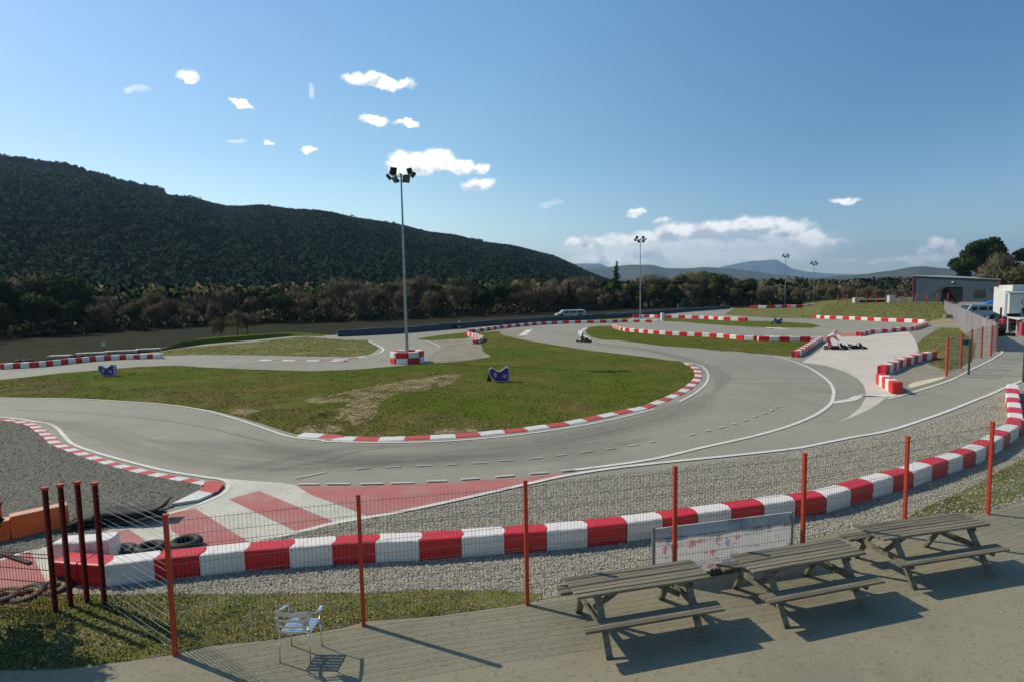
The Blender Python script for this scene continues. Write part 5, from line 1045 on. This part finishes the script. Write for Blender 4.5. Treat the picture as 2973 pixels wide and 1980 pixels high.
# ------------------------------------------------------------------ butterfly shaped foam boards
def butterfly(p,wm,label,face='purple'):
    g=G(*p); r=empty('foam_board',g,0,label=label,cat='foam board',group='purple winged foam boards on the grass')
    O=[(0,.62),(.02,.86),(.12,.96),(.22,.9),(.34,.78),(.48,.70),(.62,.76),(.74,.9),(.86,1.0),(.97,.92),(1.0,.75),(1.0,.5),(.96,.05),(.8,0),(.62,.03),(.45,.03),(.28,.06),(.14,.26),(.05,.42)]
    def ext(s,y0,y1,m_,nm,par):
        m=MB(); c=(.5,.5); Q=[((c[0]+(x-c[0])*s-.5)*wm,(c[1]+(z-c[1])*s)*wm*.72) for x,z in O]; n=len(Q)
        V=[(x,y0,z) for x,z in Q]+[(x,y1,z) for x,z in Q]; f=[(i,(i+1)%n,n+(i+1)%n,n+i) for i in range(n)]
        for t in tessellate_polygon([[Vector((x,z,0)) for x,z in Q]]): f+=[tuple(t),tuple(n+i for i in t)]
        m.add(V,f); return m.build(nm,m_,par,fixn=True)
    ext(1,0,.22,MT['lav'],'board',r); ext(.86,-.012,.002,MT[face],'printed_face',r)
    m=MB(); n=16; m.add([(-.19*wm+.085*wm*math.cos(2*math.pi*i/n),-.018,.36*wm+.13*wm*math.sin(2*math.pi*i/n)) for i in range(n)],[tuple(range(n))]); m.build('oval_print',MT['oval'],r)
    m=MB(); m.add([(.10*wm,-.018,.12*wm),(.2*wm,-.018,.3*wm),(.3*wm,-.018,.16*wm),(.36*wm,-.018,.42*wm),(.2*wm,-.018,.44*wm)],[(0,1,4),(1,2,3)]); m.build('wing_print',MT['lav'],r)
    m=MB(); m.add([(-.5*wm,.1,.5),(-.62*wm,.5,0.0),(-.4*wm,.5,0.0),(-.42*wm,.1,.5)],[(0,1,2,3)]); m.build('prop',MT['greenbox'],r)
butterfly((1450,1109),1.16,'purple and white winged foam board on the grass right of the nearest lamp post')
butterfly((310,1092),1.05,'navy winged foam board on the grass near the far left road','navy')
butterfly((2258,942),1.15,'small purple winged board on the far grass island','navy')
# ------------------------------------------------------------------ karts and people
def kart(base,rz,label,mbody,s=1.):
    r=empty('racing_kart',base,rz,label=label,cat='go-kart',group='go-karts on the circuit'); r.scale=(s,s,s)
    m=MB(); m.tube((-.8,-.3,.1),(.75,-.22,.1),.02); m.tube((-.8,.3,.1),(.75,.22,.1),.02); m.tube((-.75,-.62,.14),(-.75,.62,.14),.02); m.tube((.55,-.6,.12),(.55,.6,.12),.02); m.box((.2,0,.07),(1.1,.5,.015)); m.build('chassis',MT['dark'],r)
    m=MB(); m.add([(.7,-.45,.05),(1.05,-.35,.05),(1.05,.35,.05),(.7,.45,.05),(.66,-.42,.26),(.95,-.28,.16),(.95,.28,.16),(.66,.42,.26)],[(0,1,5,4),(1,2,6,5),(2,3,7,6),(3,0,4,7),(4,5,6,7),(0,3,2,1)]); m.add([(.35,-.14,.3),(.7,-.18,.22),(.7,.18,.22),(.35,.14,.3),(.35,-.14,.62),(.42,.14,.62)],[(0,1,4),(1,2,5,4),(2,3,5),(0,4,5,3)]); m.build('nose_fairing',mbody,r,bevel=.02,fixn=True)
    for y in (-.52,.52):
        m=MB(); m.box((0,y,.17),(.75,.22,.22),top=.85); m.build('side_pod',mbody,r,bevel=.03)
    for x,y,rr_,w_ in ((-.75,-.62,.14,.2),(-.75,.62,.14,.2),(.55,-.6,.125,.13),(.55,.6,.125,.13)):
        m=MB(); m.tube((x,y-w_/2,rr_),(x,y+w_/2,rr_),rr_,n=18); w=m.build('wheel',MT['rubber'],r); m=MB(); m.tube((x,y-w_/2-.005,rr_),(x,y+w_/2+.005,rr_),.07,n=12); m.build('rim',MT['galv'],w)
    m=MB(); m.box((-.28,0,.14),(.36,.36,.05)); m.beam((-.42,0,.14),(-.56,0,.5),.36,.04); m.build('seat',MT['black'],r,bevel=.02)
    m=MB(); m.torus((.22,0,.47),.14,.015,18,6,M3=Matrix.Rotation(-1.0,3,'Y')); m.tube((.22,0,.47),(.5,0,.2),.012); m.build('steering_wheel',MT['black'],r)
    m=MB(); m.box((-.35,.38,.26),(.3,.22,.26)); m.tube((-.6,-.35,.25),(-.2,-.35,.25),.06); m.build('engine',MT['galv'],r,bevel=.01)
    m=MB(); m.tube((-.98,-.6,.2),(-.98,.6,.2),.03); m.tube((-.98,-.6,.12),(-.98,.6,.12),.03); m.build('rear_bumper',MT['black'],r)
    return r
def person(base,rz,J,label,mbody,helmet=None,hair=True,trousers=None,boots=True):
    r=empty('person',base,rz,label=label,cat='person')
    order=[('pelvis',None,.125),('waist','pelvis',.115),('chest','waist',.145),('neck','chest',.055),('head','neck',.085),('crown','head',.07)]
    for s in ('l','r'): order+=[('sho_'+s,'chest',.07),('elb_'+s,'sho_'+s,.045),('wri_'+s,'elb_'+s,.03),('hip_'+s,'pelvis',.095),('kne_'+s,'hip_'+s,.062),('ank_'+s,'kne_'+s,.042),('toe_'+s,'ank_'+s,.035)]
        
    me=bpy.data.meshes.new('body'); idx={n:i for i,(n,_,_) in enumerate(order)}
    V=[J[n] for n,_,_ in order]; E=[(idx[p],idx[n]) for n,p,_ in order if p]; radii=[q[2] for q in order]
    # short finger chains
    for s in ('l','r'):
        w=Vector(J['wri_'+s]); e=Vector(J['elb_'+s]); d=(w-e).normalized(); sd=d.cross(Vector((0,0,1))); sd=sd.normalized() if sd.length>.1 else Vector((0,1,0))
        palm=len(V); V.append(tuple(w+d*.07)); E.append((idx['wri_'+s],palm)); radii.append(.028)
        for k,(o_,l_) in enumerate(((-.03,.06),(-.01,.08),(.01,.085),(.03,.07))):
            f1=len(V); V.append(tuple(w+d*(.07+l_)+sd*o_-Vector((0,0,.01)))); E.append((palm,f1)); radii.append(.0095)
        f1=len(V); V.append(tuple(w+d*.07+sd*-.06)); E.append((idx['wri_'+s],f1)); radii.append(.011)
    me.from_pydata(V,E,[]); o=bpy.data.objects.new('body',me); col.objects.link(o); o.parent=r; me.materials.append(mbody)
    sk=o.modifiers.new('skin','SKIN'); sk.use_smooth_shade=True
    if not me.skin_vertices: me.skin_vertices.new() if hasattr(me.skin_vertices,'new') else None
    if me.skin_vertices:
        for i,q in enumerate(me.skin_vertices[0].data): q.radius=(radii[i],radii[i]); q.use_root=(i==0)
    su=o.modifiers.new('sub','SUBSURF'); su.levels=1; su.render_levels=1
    h=Vector(J['head'])
    m=MB(); 
    def ball(c,rx,ry,rz_,mi=0):
        b=bmesh.new(); bmesh.ops.create_icosphere(b,subdivisions=2,radius=1); vs=[(c[0]+v.co.x*rx,c[1]+v.co.y*ry,c[2]+v.co.z*rz_) for v in b.verts]; fs=[[v.index for v in f.verts] for f in b.faces]; b.free(); m.add(vs,fs,mi)
    hd=Vector(J.get('face',(1,0,0)))
    if helmet:
        ball(h+Vector((0,0,.03)),.145,.13,.145); ho=m.build('helmet',helmet,r,smooth_=True); m=MB(); m.add([tuple(h+hd*.14+Vector((0,y,z))) for y,z in ((-.09,.0),(.09,.0),(.08,.07),(-.08,.07))],[(0,1,2,3)]); v=m.build('visor',MT['black'],ho); s=v.modifiers.new('s','SOLIDIFY'); s.thickness=.02
    else:
        ball(h,.088,.078,.115); ball(h+hd*.092+Vector((0,0,-.005)),.018,.014,.024)
        for y in (-.08,.08): ball(h+Vector((0,y,0)),.02,.012,.03)
        m.build('head',MT['skin'],r,smooth_=True); m=MB()
        for y in (-.032,.032): ball(h+hd*.084+Vector((0,y,.018)),.010,.012,.008)
        m.build('eyes',MT['black'],r,smooth_=True); m=MB(); ball(h-hd*.018+Vector((0,0,.035)),.095,.086,.098); m.build('hair',MT['hair'],r,smooth_=True)
        m=MB(); m.box(h+hd*.083+Vector((0,0,-.05)),(.012,.04,.008)); m.build('mouth',MT['trimred'],r)
    return r
def clothes(name,top,bottom,zsplit,skinz=None):
    m=bpy.data.materials.new(name); m.use_nodes=True; t=m.node_tree; b=t.nodes['Principled BSDF']; b.inputs['Roughness'].default_value=.85
    tcn=t.nodes.new('ShaderNodeTexCoord'); s=t.nodes.new('ShaderNodeSeparateXYZ'); t.links.new(tcn.outputs['Object'],s.inputs[0]); g=t.nodes.new('ShaderNodeMath'); g.operation='GREATER_THAN'; g.inputs[1].default_value=zsplit; t.links.new(s.outputs[2],g.inputs[0])
    x=t.nodes.new('ShaderNodeMixRGB'); x.inputs[1].default_value=(*bottom,1); x.inputs[2].default_value=(*top,1); t.links.new(g.outputs[0],x.inputs[0]); t.links.new(x.outputs[0],b.inputs['Base Color']); return m
STAND=dict(pelvis=(0,0,.95),waist=(0,0,1.1),chest=(.02,0,1.32),neck=(.02,0,1.5),head=(.04,0,1.62),crown=(.04,0,1.70),sho_l=(0,.19,1.4),sho_r=(0,-.19,1.4),elb_l=(-.03,.25,1.13),elb_r=(-.03,-.25,1.13),wri_l=(.12,.24,.92),wri_r=(.12,-.24,.92),hip_l=(0,.10,.9),hip_r=(0,-.10,.9),kne_l=(.03,.11,.5),kne_r=(.03,-.11,.5),ank_l=(0,.12,.08),ank_r=(0,-.12,.08),toe_l=(.16,.13,.04),toe_r=(.16,-.13,.04))
BEND=dict(STAND); BEND.update(pelvis=(-.12,0,.86),waist=(.02,0,.98),chest=(.22,0,1.10),neck=(.34,0,1.22),head=(.42,0,1.30),crown=(.46,0,1.38),sho_l=(.24,.19,1.14),sho_r=(.24,-.19,1.14),elb_l=(.42,.24,.92),elb_r=(.42,-.24,.92),wri_l=(.58,.18,.74),wri_r=(.58,-.18,.74),hip_l=(-.12,.1,.82),hip_r=(-.12,-.1,.82),kne_l=(.06,.14,.48),kne_r=(.10,-.14,.48),ank_l=(-.06,.14,.08),ank_r=(-.02,-.14,.08),toe_l=(.1,.14,.04),toe_r=(.14,-.14,.04))
SIT=dict(pelvis=(-.3,0,.27),waist=(-.36,0,.4),chest=(-.38,0,.6),neck=(-.36,0,.78),head=(-.33,0,.90),crown=(-.33,0,.98),sho_l=(-.36,.18,.68),sho_r=(-.36,-.18,.68),elb_l=(-.12,.26,.5),elb_r=(-.12,-.26,.5),wri_l=(.12,.14,.5),wri_r=(.12,-.14,.5),hip_l=(-.28,.1,.25),hip_r=(-.28,-.1,.25),kne_l=(.12,.17,.4),kne_r=(.12,-.17,.4),ank_l=(.5,.15,.15),ank_r=(.5,-.15,.15),toe_l=(.58,.15,.22),toe_r=(.58,-.15,.22))
k1=G(2425,1014); kart(k1,-.5,'black kart with the red suited driver leaning over it',MT['black'],.85)
person(k1+Vector((-.45,.1,.0)),-.2,BEND,'person in red and white racing suit and pink helmet bending over the left kart',clothes('racing_suit',(.62,.52,.52),(.5,.04,.05),.98),helmet=mat('pink_helmet',(.62,.30,.32),.3))
k2=G(2481,1012); kart(k2,-.4,'empty black kart parked right of the bending driver',MT['black'],.82)
k3=G(1697,993); kart(k3,-.9,'dark kart racing on the road beside the middle grass island',MT['black'],.72)
person(k3,-.9,SIT,'person in dark suit driving the kart beside the middle island',MT['blackcloth'],helmet=mat('dark_helmet',(.03,.035,.05),.3)).scale=(.75,.75,.75)
k4=G(1327,955); kart(k4,2.9,'far kart driving along the navy wall',MT['black'],1.)
person(k4,2.9,SIT,'person in dark clothes and grey helmet driving the far kart by the wall',MT['blackcloth'],helmet=mat('grey_helmet',(.35,.4,.42),.3))
p=G(2910,973); person(p,math.pi+.4,STAND,'person in red top and dark trousers standing under the canopy edge',clothes('red_top_outfit',(.48,.03,.035),(.015,.018,.02),1.0))
p=G(2934,966); person(p,-1.2,BEND,'person in dark red top leaning forward under the canopy',clothes('dark_red_outfit',(.28,.02,.03),(.02,.025,.025),.95))
k5=G(2903,975); kart(k5,1.2,'black kart parked in the shade beside the white building',MT['black'],1.1)
m=MB(); q=G(2968,975); m.box((q.x,q.y,.6),(.5,.4,1.2),top=.9); tag(m.build('pink_cabinet',mat('pink_red_paint',(.45,.08,.10),.6),bevel=.03),'pinkish red cabinet standing at the right edge under the canopy','cabinet')
# ------------------------------------------------------------------ haze
hz=MB(); hz.box((0,5000,392),(26000,14000,790))
HAZE=True
if HAZE:
    m=bpy.data.materials.new('haze'); m.use_nodes=True; t=m.node_tree; t.nodes.clear(); o_=t.nodes.new('ShaderNodeOutputMaterial'); v=t.nodes.new('ShaderNodeVolumePrincipled'); v.inputs['Color'].default_value=(.46,.70,1,1); v.inputs['Density'].default_value=.00011; v.inputs['Anisotropy'].default_value=0.2; t.links.new(v.outputs[0],o_.inputs['Volume'])
    o=hz.build('haze',m); tag(o,kind='stuff')
